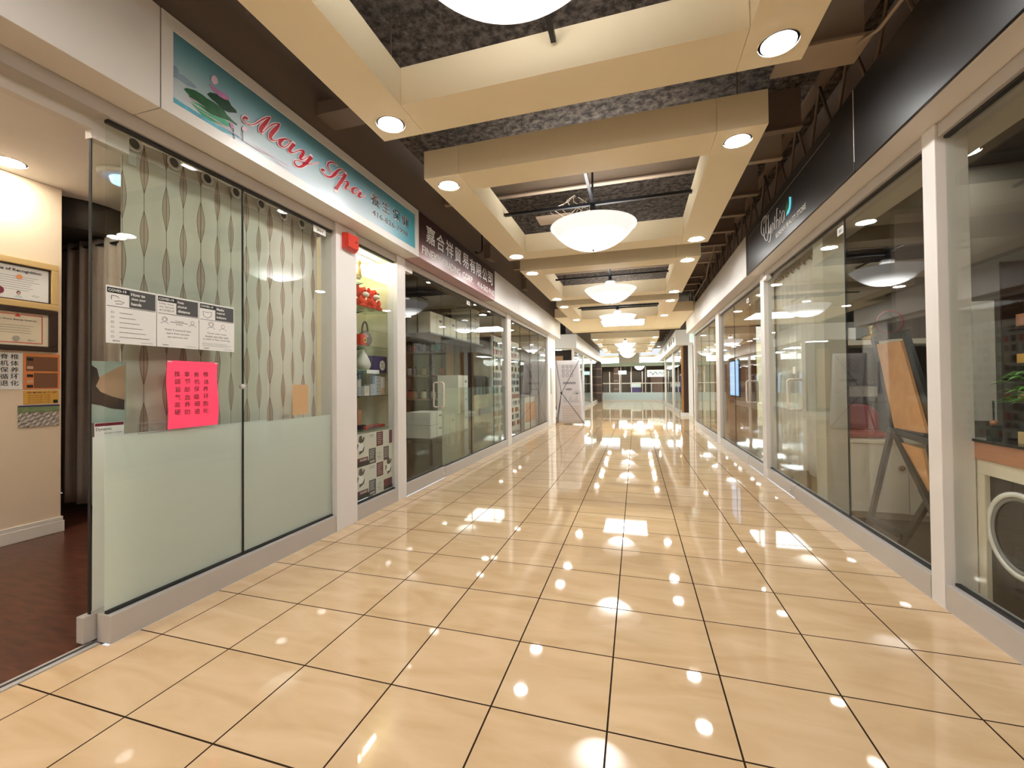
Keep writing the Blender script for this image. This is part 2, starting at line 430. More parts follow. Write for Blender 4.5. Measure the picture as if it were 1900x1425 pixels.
# ------------------------------------------------------------------ mesh building
class MB:
    def __init__(s):
        s.v = []; s.f = []; s.sm = []

    def face(s, pts, smooth=False):
        n = len(s.v); s.v += [tuple(p) for p in pts]; s.f.append(tuple(range(n, n + len(pts)))); s.sm.append(smooth); return s

    def box(s, x0, x1, y0, y1, z0, z1):
        n = len(s.v)
        if x0 > x1: x0, x1 = x1, x0
        if y0 > y1: y0, y1 = y1, y0
        if z0 > z1: z0, z1 = z1, z0
        s.v += [(x0, y0, z0), (x1, y0, z0), (x1, y1, z0), (x0, y1, z0), (x0, y0, z1), (x1, y0, z1), (x1, y1, z1), (x0, y1, z1)]
        for q in ((3, 2, 1, 0), (4, 5, 6, 7), (0, 1, 5, 4), (1, 2, 6, 5), (2, 3, 7, 6), (3, 0, 4, 7)):
            s.f.append(tuple(n + i for i in q)); s.sm.append(False)
        return s

    def bar(s, a, b, wd, th=None, up=(0, 0, 1)):
        a = Vector(a); b = Vector(b); d = (b - a).normalized(); th = th or wd
        u = Vector(up)
        if abs(d.dot(u)) > 0.98: u = Vector((1, 0, 0))
        sx = d.cross(u).normalized(); sy = sx.cross(d).normalized()
        n = len(s.v)
        for p in (a, b):
            for i, j in ((-1, -1), (1, -1), (1, 1), (-1, 1)):
                s.v.append(tuple(p + sx * i * wd / 2 + sy * j * th / 2))
        for q in ((0, 1, 2, 3), (7, 6, 5, 4), (0, 4, 5, 1), (1, 5, 6, 2), (2, 6, 7, 3), (3, 7, 4, 0)):
            s.f.append(tuple(n + i for i in q)); s.sm.append(False)
        return s

    def tube(s, pts, r, n=10, closed=False):
        P = [Vector(p) for p in pts]; base = len(s.v); m = len(P)
        rr = r if isinstance(r, (list, tuple)) else [r] * m
        prev = None
        for i, p in enumerate(P):
            if closed: d = P[(i + 1) % m] - P[i - 1]
            else: d = P[min(i + 1, m - 1)] - P[max(i - 1, 0)]
            d.normalize()
            if prev is None:
                u = Vector((0, 0, 1)) if abs(d.z) < 0.9 else Vector((1, 0, 0))
            else: u = prev
            sx = d.cross(u)
            if sx.length < 1e-5: sx = d.cross(Vector((1, 0.3, 0)))
            sx.normalize(); sy = sx.cross(d).normalized(); prev = sy
            for k in range(n):
                a = 2 * PI * k / n
                s.v.append(tuple(p + (sx * math.cos(a) + sy * math.sin(a)) * rr[i]))
        for i in range(m if closed else m - 1):
            j = (i + 1) % m
            for k in range(n):
                k2 = (k + 1) % n
                s.f.append((base + i * n + k, base + i * n + k2, base + j * n + k2, base + j * n + k)); s.sm.append(True)
        if not closed:
            s.f.append(tuple(base + k for k in range(n))[::-1]); s.sm.append(False)
            s.f.append(tuple(base + (m - 1) * n + k for k in range(n))); s.sm.append(False)
        return s

    def lathe(s, prof, c, n=40, axis='z', caps=True):
        """prof = [(r, h)...] turned round an axis through c"""
        base = len(s.v); c = Vector(c)
        for r, h in prof:
            for k in range(n):
                a = 2 * PI * k / n
                q = (r * math.cos(a), r * math.sin(a), h)
                if axis == 'x': q = (h, q[0], q[1])
                elif axis == 'y': q = (q[0], h, q[1])
                s.v.append(tuple(c + Vector(q)))
        for i in range(len(prof) - 1):
            for k in range(n):
                k2 = (k + 1) % n
                s.f.append((base + i * n + k, base + i * n + k2, base + (i + 1) * n + k2, base + (i + 1) * n + k)); s.sm.append(True)
        if caps:
            s.f.append(tuple(base + k for k in range(n))[::-1]); s.sm.append(False)
            s.f.append(tuple(base + (len(prof) - 1) * n + k for k in range(n))); s.sm.append(False)
        return s

    def disc(s, c, r, ax='z', n=32, th=0.002):
        return s.lathe([(r, -th / 2), (r, th / 2)], c, n, ax)

    def prismx(s, yz, x0, x1):
        """polygon in (y, z) given thickness along x"""
        n = len(s.v); k = len(yz)
        s.v += [(x0, y, z) for y, z in yz] + [(x1, y, z) for y, z in yz]
        s.f.append(tuple(range(n, n + k))); s.f.append(tuple(range(n + 2 * k - 1, n + k - 1, -1))); s.sm += [False, False]
        for i in range(k):
            j = (i + 1) % k
            s.f.append((n + i, n + k + i, n + k + j, n + j)); s.sm.append(False)
        return s

    def prismy(s, xz, y0, y1):
        n = len(s.v); k = len(xz)
        s.v += [(x, y0, z) for x, z in xz] + [(x, y1, z) for x, z in xz]
        s.f.append(tuple(range(n, n + k))); s.f.append(tuple(range(n + 2 * k - 1, n + k - 1, -1))); s.sm += [False, False]
        for i in range(k):
            j = (i + 1) % k
            s.f.append((n + i, n + k + i, n + k + j, n + j)); s.sm.append(False)
        return s

    def ball(s, c, r, n=12, m=8):
        rx, ry, rz = r if isinstance(r, (tuple, list)) else (r, r, r)
        prof = [(math.sin(PI * i / m), -math.cos(PI * i / m)) for i in range(m + 1)]
        base = len(s.v)
        for pr, ph in prof:
            for k in range(n):
                a = 2 * PI * k / n
                s.v.append((c[0] + rx * max(pr, 0.01) * math.cos(a), c[1] + ry * max(pr, 0.01) * math.sin(a), c[2] + rz * ph))
        for i in range(m):
            for k in range(n):
                k2 = (k + 1) % n
                s.f.append((base + i * n + k, base + i * n + k2, base + (i + 1) * n + k2, base + (i + 1) * n + k)); s.sm.append(True)
        return s


def origin_of(o):
    p = Vector((0, 0, 0))
    while o is not None:
        p += o.location
        o = o.parent
    return p


def obj(name, mb, m, parent=None, bevel=0.0, solid=0.0, origin=None, sub=0):
    me = bpy.data.meshes.new(name)
    if parent is not None: og = origin_of(parent)
    elif origin is not None: og = Vector(origin)
    elif mb.v:
        xs = [p[0] for p in mb.v]; ys = [p[1] for p in mb.v]; zs = [p[2] for p in mb.v]
        og = Vector(((min(xs) + max(xs)) / 2, (min(ys) + max(ys)) / 2, min(zs)))
    me.from_pydata([(p[0] - og.x, p[1] - og.y, p[2] - og.z) for p in mb.v], [], mb.f)
    me.polygons.foreach_set('use_smooth', mb.sm)
    if solid:
        import bmesh
        bm = bmesh.new(); bm.from_mesh(me)
        bmesh.ops.remove_doubles(bm, verts=bm.verts, dist=0.0001)
        bm.to_mesh(me); bm.free()
    me.materials.append(m)
    o = bpy.data.objects.new(name, me)
    COL.objects.link(o)
    if parent is not None: o.parent = parent
    else: o.location = og
    if solid:
        md = o.modifiers.new('solid', 'SOLIDIFY'); md.thickness = solid; md.offset = 0
    if bevel:
        md = o.modifiers.new('edge', 'BEVEL'); md.width = bevel; md.segments = 2; md.limit_method = 'ANGLE'
    if sub:
        md = o.modifiers.new('sub', 'SUBSURF'); md.levels = sub; md.render_levels = sub
    me.update()
    return o


def tag(o, label=None, cat=None, group=None, kind=None):
    if label: o['label'] = label
    if cat: o['category'] = cat
    if group: o['group'] = group
    if kind: o['kind'] = kind
    return o


def thing(name, label, cat, loc=(0, 0, 0), group=None, kind=None):
    o = bpy.data.objects.new(name, None)
    o.empty_display_size = 0.1
    COL.objects.link(o)
    o.location = loc
    return tag(o, label, cat, group, kind)


def dup(root, loc, label=None, group=None):
    """a copy of a thing with copies of its parts and their sub-parts"""
    r = root.copy(); COL.objects.link(r); r.location = loc
    if label: r['label'] = label
    if group: r['group'] = group
    for ch in list(root.children):
        c = ch.copy(); COL.objects.link(c); c.parent = r
        for g in list(ch.children):
            d = g.copy(); COL.objects.link(d); d.parent = c
    return r


_TC = {}


def text_geo(s, bold=0.0):
    k = (s, bold)
    if k in _TC: return _TC[k]
    cu = bpy.data.curves.new('tmp', 'FONT')
    cu.body = s
    cu.resolution_u = 3
    cu.offset = bold
    o = bpy.data.objects.new('tmp', cu)
    COL.objects.link(o)
    dg = bpy.context.evaluated_depsgraph_get()
    me = bpy.data.meshes.new_from_object(o.evaluated_get(dg))
    v = [tuple(p.co) for p in me.vertices]
    f = [tuple(p.vertices) for p in me.polygons]
    COL.objects.unlink(o)
    bpy.data.objects.remove(o); bpy.data.curves.remove(cu); bpy.data.meshes.remove(me)
    _TC[k] = (v, f)
    return v, f


def put_text(mb, s, org, ax, w=None, h=None, bold=0.0, up=None):
    """write s into mb; org = lower-left corner, ax = reading direction, box fitted to w and/or h"""
    v, f = text_geo(s, bold)
    if not v: return mb
    x0 = min(p[0] for p in v); x1 = max(p[0] for p in v); y0 = min(p[1] for p in v); y1 = max(p[1] for p in v)
    sx = w / (x1 - x0) if w else None
    sy = h / (y1 - y0) if h else None
    sx = sx or sy; sy = sy or sx
    ax = Vector(ax); up = Vector(up or (0, 0, 1)); org = Vector(org)
    n = len(mb.v)
    for p in v:
        mb.v.append(tuple(org + ax * (p[0] - x0) * sx + up * (p[1] - y0) * sy))
    for q in f:
        mb.f.append(tuple(n + i for i in q)); mb.sm.append(False)
    return mb


YP, YM, XP = (0, 1, 0), (0, -1, 0), (1, 0, 0)


def lines(mb, x, y0, y1, z0, z1, n, th=0.004, rag=0.25, ax='x'):
    """rows of small print as thin bars on a plane x = const (or y = const when ax='y')"""
    for i in range(n):
        z = z1 - (i + 0.5) * (z1 - z0) / n
        e = y1 - (y1 - y0) * rag * random.random()
        if ax == 'x': mb.box(x - 0.0004, x + 0.0004, y0, e, z - th / 2, z + th / 2)
        else: mb.box(y0, e, x - 0.0004, x + 0.0004, z - th / 2, z + th / 2)
    return mb

# lettering strokes and picture outlines on the two signs, (y, z) in millimetres
MAY = [[950,2979,948,2976,949,2982,944,2974,948,2985,940,2973,946,2988,936,2971,943,2990,933,2970,939,2990,929,2969,934,2989,925,2969,927,2987,923,2969,920,2982,923,2969,913,2975,923,2970,910,2968,920,2967,908,2962,917,2964,908,2956,916,2961,910,2953,916,2958,914,2950,919,2955,918,2947,922,2953,922,2946,926,2951,927,2945,931,2950,933,2944,936,2950,939,2945,942,2950,945,2946,948,2951,952,2947,954,2952,959,2949,961,2954,967,2952,967,2957,975,2956,975,2960,983,2962,982,2966,992,2968,990,2972,1001,2976,999,2980,1011,2985,1008,2989,1023,2997,1019,3001,1036,3011,1031,3015,1048,3026,1043,3029,1060,3038,1055,3042,1070,3048,1065,3053,1079,3057,1075,3062,1087,3066,1084,3071,1095,3073,1093,3078,1103,3079,1101,3085,1110,3084,1109,3090,1117,3089,1117,3094,1124,3094,1124,3099],[1120,3096,1128,3095,1113,3087,1124,3086,1105,3078,1120,3077,1097,3069,1115,3067,1090,3060,1111,3058,1082,3050,1106,3048,1075,3040,1101,3038,1068,3030,1095,3028,1062,3021,1089,3018,1055,3011,1083,3007,1048,3001,1077,2998,1041,2990,1072,2989,1036,2980,1069,2984,1033,2970,1066,2980,1032,2962,1064,2975,1033,2955,1062,2971,1036,2950,1060,2969,1041,2947,1059,2967,1047,2947,1059,2964,1052,2949,1061,2962,1057,2951,1063,2959],[1058,2954,1056,2955,1064,2960,1062,2962,1070,2967,1067,2968,1076,2974,1073,2975,1083,2982,1080,2984,1092,2993,1088,2995,1101,3005,1097,3007,1111,3018,1107,3020,1121,3030,1117,3032,1131,3040,1126,3043,1140,3050,1135,3054,1149,3059,1145,3064,1158,3067,1156,3073,1169,3075,1169,3082,1181,3081,1182,3089,1194,3087,1194,3095,1206,3094,1207,3102],[1200,3095,1209,3094,1191,3084,1205,3083,1181,3073,1200,3072,1172,3063,1195,3061,1164,3053,1190,3050,1156,3043,1183,3038,1147,3032,1176,3027,1139,3021,1169,3017,1132,3010,1163,3007,1125,3000,1157,2998,1119,2989,1151,2989,1114,2979,1146,2982,1111,2968,1143,2977,1110,2959,1141,2973,1111,2952,1140,2969,1114,2946,1139,2966,1119,2943,1138,2963,1126,2942,1139,2961,1134,2943,1143,2958,1143,2946,1147,2957,1151,2949,1153,2958,1159,2954,1159,2960,1167,2959,1167,2964,1176,2964,1175,2969,1184,2970,1182,2974,1191,2976,1189,2979,1198,2982,1195,2985,1204,2988,1202,2991,1211,2994,1208,2997],[1315,3035,1311,3028,1306,3034,1302,3028,1297,3034,1294,3027,1288,3034,1285,3027,1279,3032,1277,3025,1270,3030,1268,3021,1261,3027,1260,3016,1251,3023,1252,3011,1242,3018,1245,3006,1232,3012,1240,3000,1222,3005,1235,2993,1213,2998,1231,2987,1205,2990,1227,2982,1199,2982,1225,2978,1194,2974,1222,2975,1191,2965,1220,2973,1191,2957,1219,2972,1193,2951,1218,2969,1198,2947,1218,2964,1204,2944,1220,2960,1210,2943,1222,2958,1218,2943,1225,2956,1226,2945,1231,2956,1235,2948,1237,2956,1243,2952,1243,2958,1251,2957,1249,2962,1259,2963,1256,2967,1266,2970,1262,2973,1273,2978,1269,2980,1280,2987,1275,2988,1287,2996,1282,2997,1293,3006,1288,3006,1298,3014,1293,3014,1301,3019,1296,3019,1304,3024,1299,3023,1305,3027,1300,3027,1307,3031,1302,3031],[1324,3029,1349,3028,1317,3020,1343,3018,1311,3011,1337,3009,1305,3002,1332,3001,1300,2994,1327,2992,1294,2987,1321,2983,1289,2979,1316,2976,1283,2969,1313,2971,1279,2959,1312,2970,1279,2951,1311,2969,1283,2946,1310,2967,1288,2943,1309,2964,1295,2942,1309,2962,1303,2944,1311,2960,1310,2947,1315,2959,1318,2951,1320,2960,1326,2955,1325,2962,1334,2961,1332,2965,1342,2967,1339,2971,1349,2974,1347,2978,1358,2980,1355,2984,1367,2987,1364,2991,1376,2995,1374,2999,1386,3001,1383,3007,1394,3006,1393,3014,1402,3010,1402,3020,1409,3012,1412,3025,1415,3012,1422,3030,1416,3011,1431,3032,1415,3010,1439,3030,1414,3008,1443,3026,1413,3006,1444,3019,1411,3003,1442,3010,1408,2998,1437,2999,1402,2989,1431,2988,1395,2979,1424,2978,1390,2970,1419,2971,1387,2963,1415,2966,1385,2957,1412,2962,1384,2950,1410,2960,1386,2944,1408,2960,1392,2942,1407,2958,1399,2942,1408,2956,1407,2944,1411,2954,1415,2948,1414,2955,1422,2954,1419,2958,1429,2961,1425,2963,1436,2968,1433,2971,1444,2976,1441,2978,1453,2983,1450,2986,1463,2991,1460,2994,1473,3000,1470,3003,1483,3008,1480,3011],[1496,3023,1526,3020,1488,3012,1518,3009,1480,3000,1510,2997,1472,2989,1501,2986,1464,2978,1492,2974,1455,2967,1482,2961,1445,2954,1471,2948,1436,2943,1461,2935,1427,2933,1450,2924,1420,2924,1440,2914,1413,2916,1429,2905,1407,2909,1419,2896,1400,2903,1408,2889,1393,2897,1397,2883,1386,2891,1387,2878,1379,2887,1377,2875,1373,2884,1368,2873,1367,2884,1360,2872,1362,2884,1353,2873,1357,2886,1347,2875,1353,2888,1342,2877,1349,2891,1338,2881,1346,2894,1334,2886,1345,2898,1332,2891,1344,2901,1333,2897,1345,2904,1336,2904,1347,2907,1342,2910,1351,2912,1348,2916,1356,2916,1356,2920,1363,2920,1364,2924,1372,2923,1373,2928,1382,2926,1384,2931,1392,2929,1394,2934,1402,2931,1405,2936,1413,2932,1416,2937,1425,2933,1427,2939,1438,2936,1440,2941,1453,2940,1454,2945,1469,2945,1470,2950,1486,2951,1487,2956,1501,2958,1501,2962,1515,2965,1514,2969,1528,2974,1526,2976,1539,2982,1538,2984,1550,2989,1550,2992,1561,2996,1561,2999,1572,3002,1571,3005,1582,3008,1581,3011,1592,3015,1591,3017],[1812,3102,1809,3098,1801,3103,1797,3097,1790,3105,1784,3097,1779,3106,1772,3096,1767,3106,1761,3094,1755,3104,1750,3091,1742,3100,1740,3086,1729,3095,1730,3081,1717,3087,1724,3077,1705,3078,1718,3072,1695,3067,1712,3065,1688,3056,1707,3059,1683,3045,1705,3053,1684,3036,1703,3047,1688,3028,1704,3039,1694,3022,1706,3031,1700,3017,1709,3025,1706,3013,1714,3020,1713,3011,1720,3018,1721,3010,1727,3016,1729,3009,1734,3015,1737,3009,1741,3015,1746,3011,1748,3016,1754,3013,1757,3017,1762,3014,1765,3019],[1873,3100,1874,3096,1863,3096,1864,3089,1853,3092,1855,3082,1841,3087,1846,3076,1829,3080,1840,3070,1817,3071,1834,3063,1806,3061,1829,3056,1796,3052,1822,3047,1787,3043,1815,3038,1778,3033,1808,3029,1769,3022,1801,3019,1762,3013,1792,3008,1754,3005,1782,2997,1747,2997,1771,2987,1740,2988,1760,2978,1734,2981,1748,2968,1728,2976,1735,2960,1721,2971,1721,2954,1713,2966,1709,2951,1703,2962,1698,2949,1693,2959,1688,2947,1683,2957,1677,2947,1673,2956,1667,2947,1662,2956,1657,2948,1654,2956,1648,2950,1647,2958,1641,2952,1641,2960,1635,2955,1636,2963,1630,2958,1633,2967,1626,2961,1631,2971,1622,2965,1630,2976,1618,2968,1631,2980,1616,2972,1631,2980,1616,2979,1625,2974,1627,2988,1626,2973,1635,2991,1629,2972,1641,2993,1634,2973,1646,2993,1639,2974,1651,2992,1645,2975,1655,2991,1651,2977,1659,2988,1657,2979,1663,2986],[1843,3082,1846,3090,1853,3085,1856,3093,1864,3089,1867,3096,1873,3091,1877,3099,1880,3092,1887,3100,1886,3091,1894,3098,1890,3087,1899,3094,1893,3083,1902,3089,1893,3078,1903,3083,1891,3073,1901,3075,1887,3067,1896,3067,1881,3060,1889,3058,1875,3054,1881,3050,1868,3048,1872,3043,1858,3041,1861,3036,1848,3035,1849,3030,1839,3030,1839,3025,1831,3026,1830,3021,1823,3023,1821,3018,1814,3020,1813,3016,1806,3017,1805,3013],[1903,3076,1937,3077,1892,3060,1926,3061,1880,3044,1916,3045,1868,3028,1905,3029,1856,3012,1894,3012,1844,2996,1881,2995,1832,2979,1868,2978,1819,2962,1856,2961,1808,2946,1845,2946,1798,2931,1835,2932,1790,2917,1827,2919,1782,2904,1819,2907,1774,2891,1811,2893],[1865,2969,1861,2970,1875,2979,1871,2980,1885,2989,1881,2990,1895,2998,1891,3000,1904,3004,1901,3009,1913,3009,1911,3016,1922,3011,1923,3023,1928,3012,1934,3028,1930,3011,1946,3031,1929,3009,1956,3030,1929,3006,1962,3026,1928,3002,1965,3019,1927,3000,1965,3010,1925,2997,1958,2998,1920,2991,1950,2988,1914,2982,1942,2980,1908,2974,1937,2974,1905,2966,1932,2969,1902,2960,1928,2964,1902,2953,1925,2962,1905,2948,1923,2962,1913,2947,1924,2960,1922,2948,1928,2959,1932,2951,1934,2959,1943,2956,1942,2962,1955,2964,1952,2967,1968,2973,1965,2976,1982,2982,1979,2986,1995,2992,1993,2995],[2109,3031,2105,3024,2104,3030,2100,3023,2099,3030,2095,3023,2094,3029,2090,3022,2087,3029,2083,3020,2079,3028,2074,3019,2070,3027,2064,3016,2059,3026,2055,3013,2047,3023,2048,3010,2034,3017,2043,3005,2021,3010,2038,2999,2009,3002,2034,2993,1999,2993,2031,2989,1992,2983,2030,2987,1988,2974,2028,2984,1987,2966,2026,2981,1989,2959,2024,2979,1995,2955,2024,2975,2004,2952,2025,2970,2014,2951,2028,2965,2024,2952,2031,2963,2035,2956,2036,2964,2046,2961,2044,2967,2056,2968,2053,2972,2065,2974,2061,2978,2073,2982,2067,2983,2080,2989,2074,2990,2086,2997,2080,2997,2091,3003,2085,3004,2096,3009,2089,3009,2099,3014,2093,3013,2102,3018,2096,3018,2104,3023,2099,3023],[2115,3014,2148,3012,2106,3004,2140,3002,2097,2994,2131,2991,2087,2983,2125,2983,2081,2971,2122,2979,2079,2962,2120,2977,2083,2955,2118,2975,2090,2951,2116,2973,2100,2951,2116,2971,2110,2953,2119,2969,2122,2958,2125,2970,2134,2963,2134,2972,2147,2971,2144,2976,2160,2980,2157,2983,2175,2991,2171,2993,2190,3002,2187,3004,2204,3013,2202,3015]]
CYN = [[4404,3186,4382,3178,4403,3174,4381,3166,4402,3162,4380,3154,4401,3149,4378,3142,4400,3136,4378,3128,4400,3120,4379,3113,4401,3103,4380,3096,4402,3086,4382,3079,4403,3071,4383,3064,4402,3058,4383,3051,4401,3046,4383,3040,4400,3036,4383,3030,4399,3025,4382,3019],[4428,3147,4448,3153,4432,3157,4452,3164,4435,3168,4454,3174,4439,3178,4458,3184,4448,3189,4465,3192,4464,3199,4473,3197,4484,3208,4484,3201,4506,3214,4498,3205,4527,3219,4513,3208,4548,3221,4531,3210,4570,3222,4551,3211,4591,3221,4571,3210,4611,3218,4590,3207,4628,3213,4606,3203,4644,3207,4620,3196,4658,3199,4633,3188,4670,3188,4644,3178,4680,3175,4653,3165,4688,3159,4661,3149,4694,3143,4666,3133,4697,3127,4670,3117,4698,3112,4671,3103,4697,3097,4670,3088,4694,3082,4666,3074,4686,3068,4660,3061,4674,3053,4649,3048,4658,3039,4636,3035,4639,3025,4621,3024,4618,3013,4608,3017,4593,3005,4598,3013,4572,3001,4584,3011,4553,3000,4565,3009,4536,2997,4547,3006],[4540,3134,4563,3142,4538,3151,4561,3160,4536,3170,4560,3179,4534,3187,4557,3196,4528,3197,4551,3207,4517,3200,4536,3211,4505,3199,4515,3208,4499,3197,4488,3198,4492,3191,4472,3186,4488,3178,4468,3170,4489,3158,4467,3151,4491,3137,4469,3129,4493,3117,4470,3109,4495,3099,4472,3090,4498,3080,4475,3072,4501,3062,4478,3054,4503,3045,4480,3038,4503,3032,4480,3024,4503,3021,4480,3013,4502,3010,4479,3003,4501,2999,4478,2992],[4592,3106,4568,3098,4591,3086,4566,3078,4590,3066,4565,3058,4588,3046,4563,3038,4585,3027,4559,3019,4580,3010,4554,3002,4575,2993,4547,2986,4567,2978,4540,2971,4557,2964,4530,2958,4544,2950,4519,2945,4528,2936,4505,2933,4510,2924,4491,2924,4493,2915,4480,2917,4473,2907,4472,2914,4453,2902,4465,2912,4437,2902,4456,2912,4425,2907,4446,2915,4416,2917,4438,2925,4409,2932,4431,2940,4402,2949,4424,2957,4396,2964,4418,2972,4389,2977,4410,2985,4382,2990,4403,2998,4375,3002,4396,3010,4368,3014,4389,3022],[4381,3034,4359,3026,4383,3018,4361,3011,4385,3002,4363,2995,4386,2987,4364,2980,4385,2976,4363,2969,4380,2966,4359,2961,4370,2957,4354,2957,4347,2949,4361,2959,4335,2951,4356,2960,4325,2960,4346,2968,4313,2975,4335,2983,4303,2991,4324,2999,4295,3003,4316,3012,4291,3012,4312,3020,4289,3018,4309,3026,4288,3024,4308,3031,4287,3030,4306,3037],[4314,3039,4293,3032,4311,3024,4289,3017,4306,3008,4284,3001,4303,2993,4280,2986,4303,2977,4279,2970,4305,2961,4281,2952,4309,2943,4284,2935,4315,2927,4290,2917,4322,2912,4296,2903,4330,2899,4304,2890,4338,2888,4312,2878,4348,2879,4322,2869,4358,2873,4334,2863,4368,2871,4348,2860,4379,2871,4364,2861,4393,2873,4380,2863,4407,2874,4394,2864],[4240,2921,4261,2928,4238,2936,4259,2944,4236,2953,4256,2960,4233,2968,4254,2975,4232,2982,4253,2989,4233,2995,4254,3002,4235,3007,4256,3014,4237,3016,4257,3024,4235,3022,4255,3030,4230,3022,4244,3032,4223,3021,4227,3029,4216,3019,4209,3022,4211,3016,4195,3014,4207,3011,4187,3006,4202,3003,4182,2997,4199,2994,4179,2988,4197,2984,4177,2977,4196,2973,4176,2966,4197,2961,4177,2954,4198,2948,4179,2941,4199,2935,4181,2929],[4155,3075,4135,3068,4157,3060,4137,3053,4159,3045,4139,3038,4161,3030,4141,3023,4163,3015,4143,3007,4164,2998,4144,2991,4165,2981,4145,2974,4164,2964,4144,2957,4162,2951,4142,2945,4156,2941,4138,2937,4147,2933,4133,2932,4138,2928,4125,2928,4131,2923,4118,2922],[4040,3122,4031,3112,4046,3123,4041,3115,4057,3127,4049,3118,4070,3128,4053,3118,4078,3123,4059,3115,4083,3112,4064,3104,4087,3095,4067,3088,4090,3077,4070,3069,4093,3059,4073,3052,4095,3043,4076,3035,4098,3026,4078,3019,4100,3010,4080,3002,4101,2993,4081,2986,4102,2975,4082,2969,4101,2958,4082,2951,4101,2940,4081,2934,4101,2923,4081,2916],[4079,2984,4095,2991,4070,2988,4087,2996,4061,2993,4079,3002,4053,2997,4070,3006,4046,2998,4060,3008,4042,2998,4045,3005,4037,2996,4029,2998,4032,2992,4016,2990,4027,2986,4008,2981,4024,2976,4005,2970,4024,2963,4005,2956,4025,2950,4006,2943,4025,2938,4006,2932,4025,2930,4006,2923,4024,2922,4006,2917,4023,2916,4005,2910,4022,2909,4005,2904],[3978,3003,3957,2995,3979,2993,3958,2986,3980,2984,3960,2976,3982,2974,3961,2966,3982,2964,3961,2956,3982,2953,3962,2946,3981,2943,3961,2936,3980,2932,3961,2926,3979,2922,3961,2916],[3974,3072,3953,3065,3973,3064,3953,3056,3973,3055,3952,3048,3972,3046,3951,3039,3972,3038,3951,3030],[3822,3011,3826,3006,3834,3016,3839,3012,3847,3023,3851,3018,3864,3029,3859,3022,3880,3032,3866,3023,3892,3030,3876,3021,3903,3025,3886,3016,3913,3018,3895,3010,3920,3009,3902,3001,3925,2998,3906,2991,3927,2984,3909,2977,3928,2970,3910,2963,3927,2957,3909,2951,3924,2945,3907,2939,3920,2933,3903,2928,3914,2922,3898,2919,3905,2914,3895,2914,3887,2908,3898,2916,3877,2910,3892,2918,3868,2914,3884,2921,3860,2919,3877,2927,3854,2927,3871,2934,3848,2936,3865,2943,3843,2947,3860,2954,3838,2958,3855,2965,3833,2971,3850,2978,3828,2987,3846,2994,3824,2999,3841,3006,3831,3005,3829,3010,3837,3004,3820,2998,3837,2990,3819,2983,3837,2972,3819,2966,3838,2958,3820,2952,3838,2948,3821,2941,3840,2938,3823,2932,3841,2930,3825,2923,3843,2920,3827,2915]]
CYAN = [(3694,3097),(3636,3075),(3639,3017),(3660,2968),(3702,2943),(3794,2942),(3757,2974),(3709,2994),(3690,3037)]
BLUE = [(3629,3072),(3590,3056),(3593,2992),(3614,2944),(3662,2922),(3732,2922),(3684,2939),(3646,2963),(3628,3013)]
GREEN = [(3729,3082),(3705,3056),(3714,3008),(3748,2976),(3793,2964),(3809,2987),(3789,3038),(3756,3067)]
LOTUS = {'leaf1': [(545,2911),(560,2926),(606,2944),(650,2947),(678,2943),(719,2947),(762,2945),(786,2940),(805,2923),(844,2911),(875,2906),(873,2897),(837,2898),(793,2890),(743,2875),(702,2867),(661,2872),(622,2881),(589,2879),(576,2884),(573,2898),(558,2903)],'leaf2': [(678,2968),(696,2990),(731,3005),(780,3019),(818,3017),(837,2997),(870,2988),(872,2973),(854,2966),(818,2946),(786,2940),(755,2947),(731,2954),(708,2956),(690,2962)],'glow': [(579,2864),(622,2881),(673,2874),(731,2870),(793,2887),(824,2879),(811,2854),(755,2837),(702,2825),(650,2827),(606,2849)],'hill': [(486,2997),(499,3006),(511,3002),(521,2978),(539,2983),(558,2982),(584,2979),(617,2969),(606,2956),(563,2944),(527,2945),(487,2942)],'water1': [(486,2832),(552,2827),(622,2827),(707,2823),(792,2832),(883,2842),(903,2829),(844,2820),(755,2800),(673,2797),(595,2800),(486,2801)],'bud': [(702,3080),(711,3099),(725,3108),(740,3101),(745,3076),(728,3055),(714,3052),(703,3062)],'petal1': [(687,3034),(708,3040),(725,3035),(746,3026),(737,3006),(719,3011)],'petal2': [(725,3040),(743,3035),(759,3023),(752,3007),(731,3011)],'petal3': [(756,3043),(771,3039),(780,3019),(768,3006),(759,3017)],'petal4': [(780,3045),(796,3038),(805,3024),(790,3011),(774,3015)],'petal5': [(731,3011),(768,3023),(812,3037),(824,3021),(786,3006),(749,3003)],'bud2': [(821,2880),(831,2893),(844,2885),(847,2866),(837,2857),(825,2863)],'bud3': [(904,2901),(921,2920),(945,2922),(945,2906),(927,2886),(909,2886)],'stem2': [(840,2862),(848,2866),(855,2800),(849,2797)],'stem3': [(907,2885),(912,2888),(916,2827),(910,2824)]}


def struct(name, mb, m, label, cat, **k):
    return tag(obj(name, mb, m, **k), label, cat, None, 'structure')


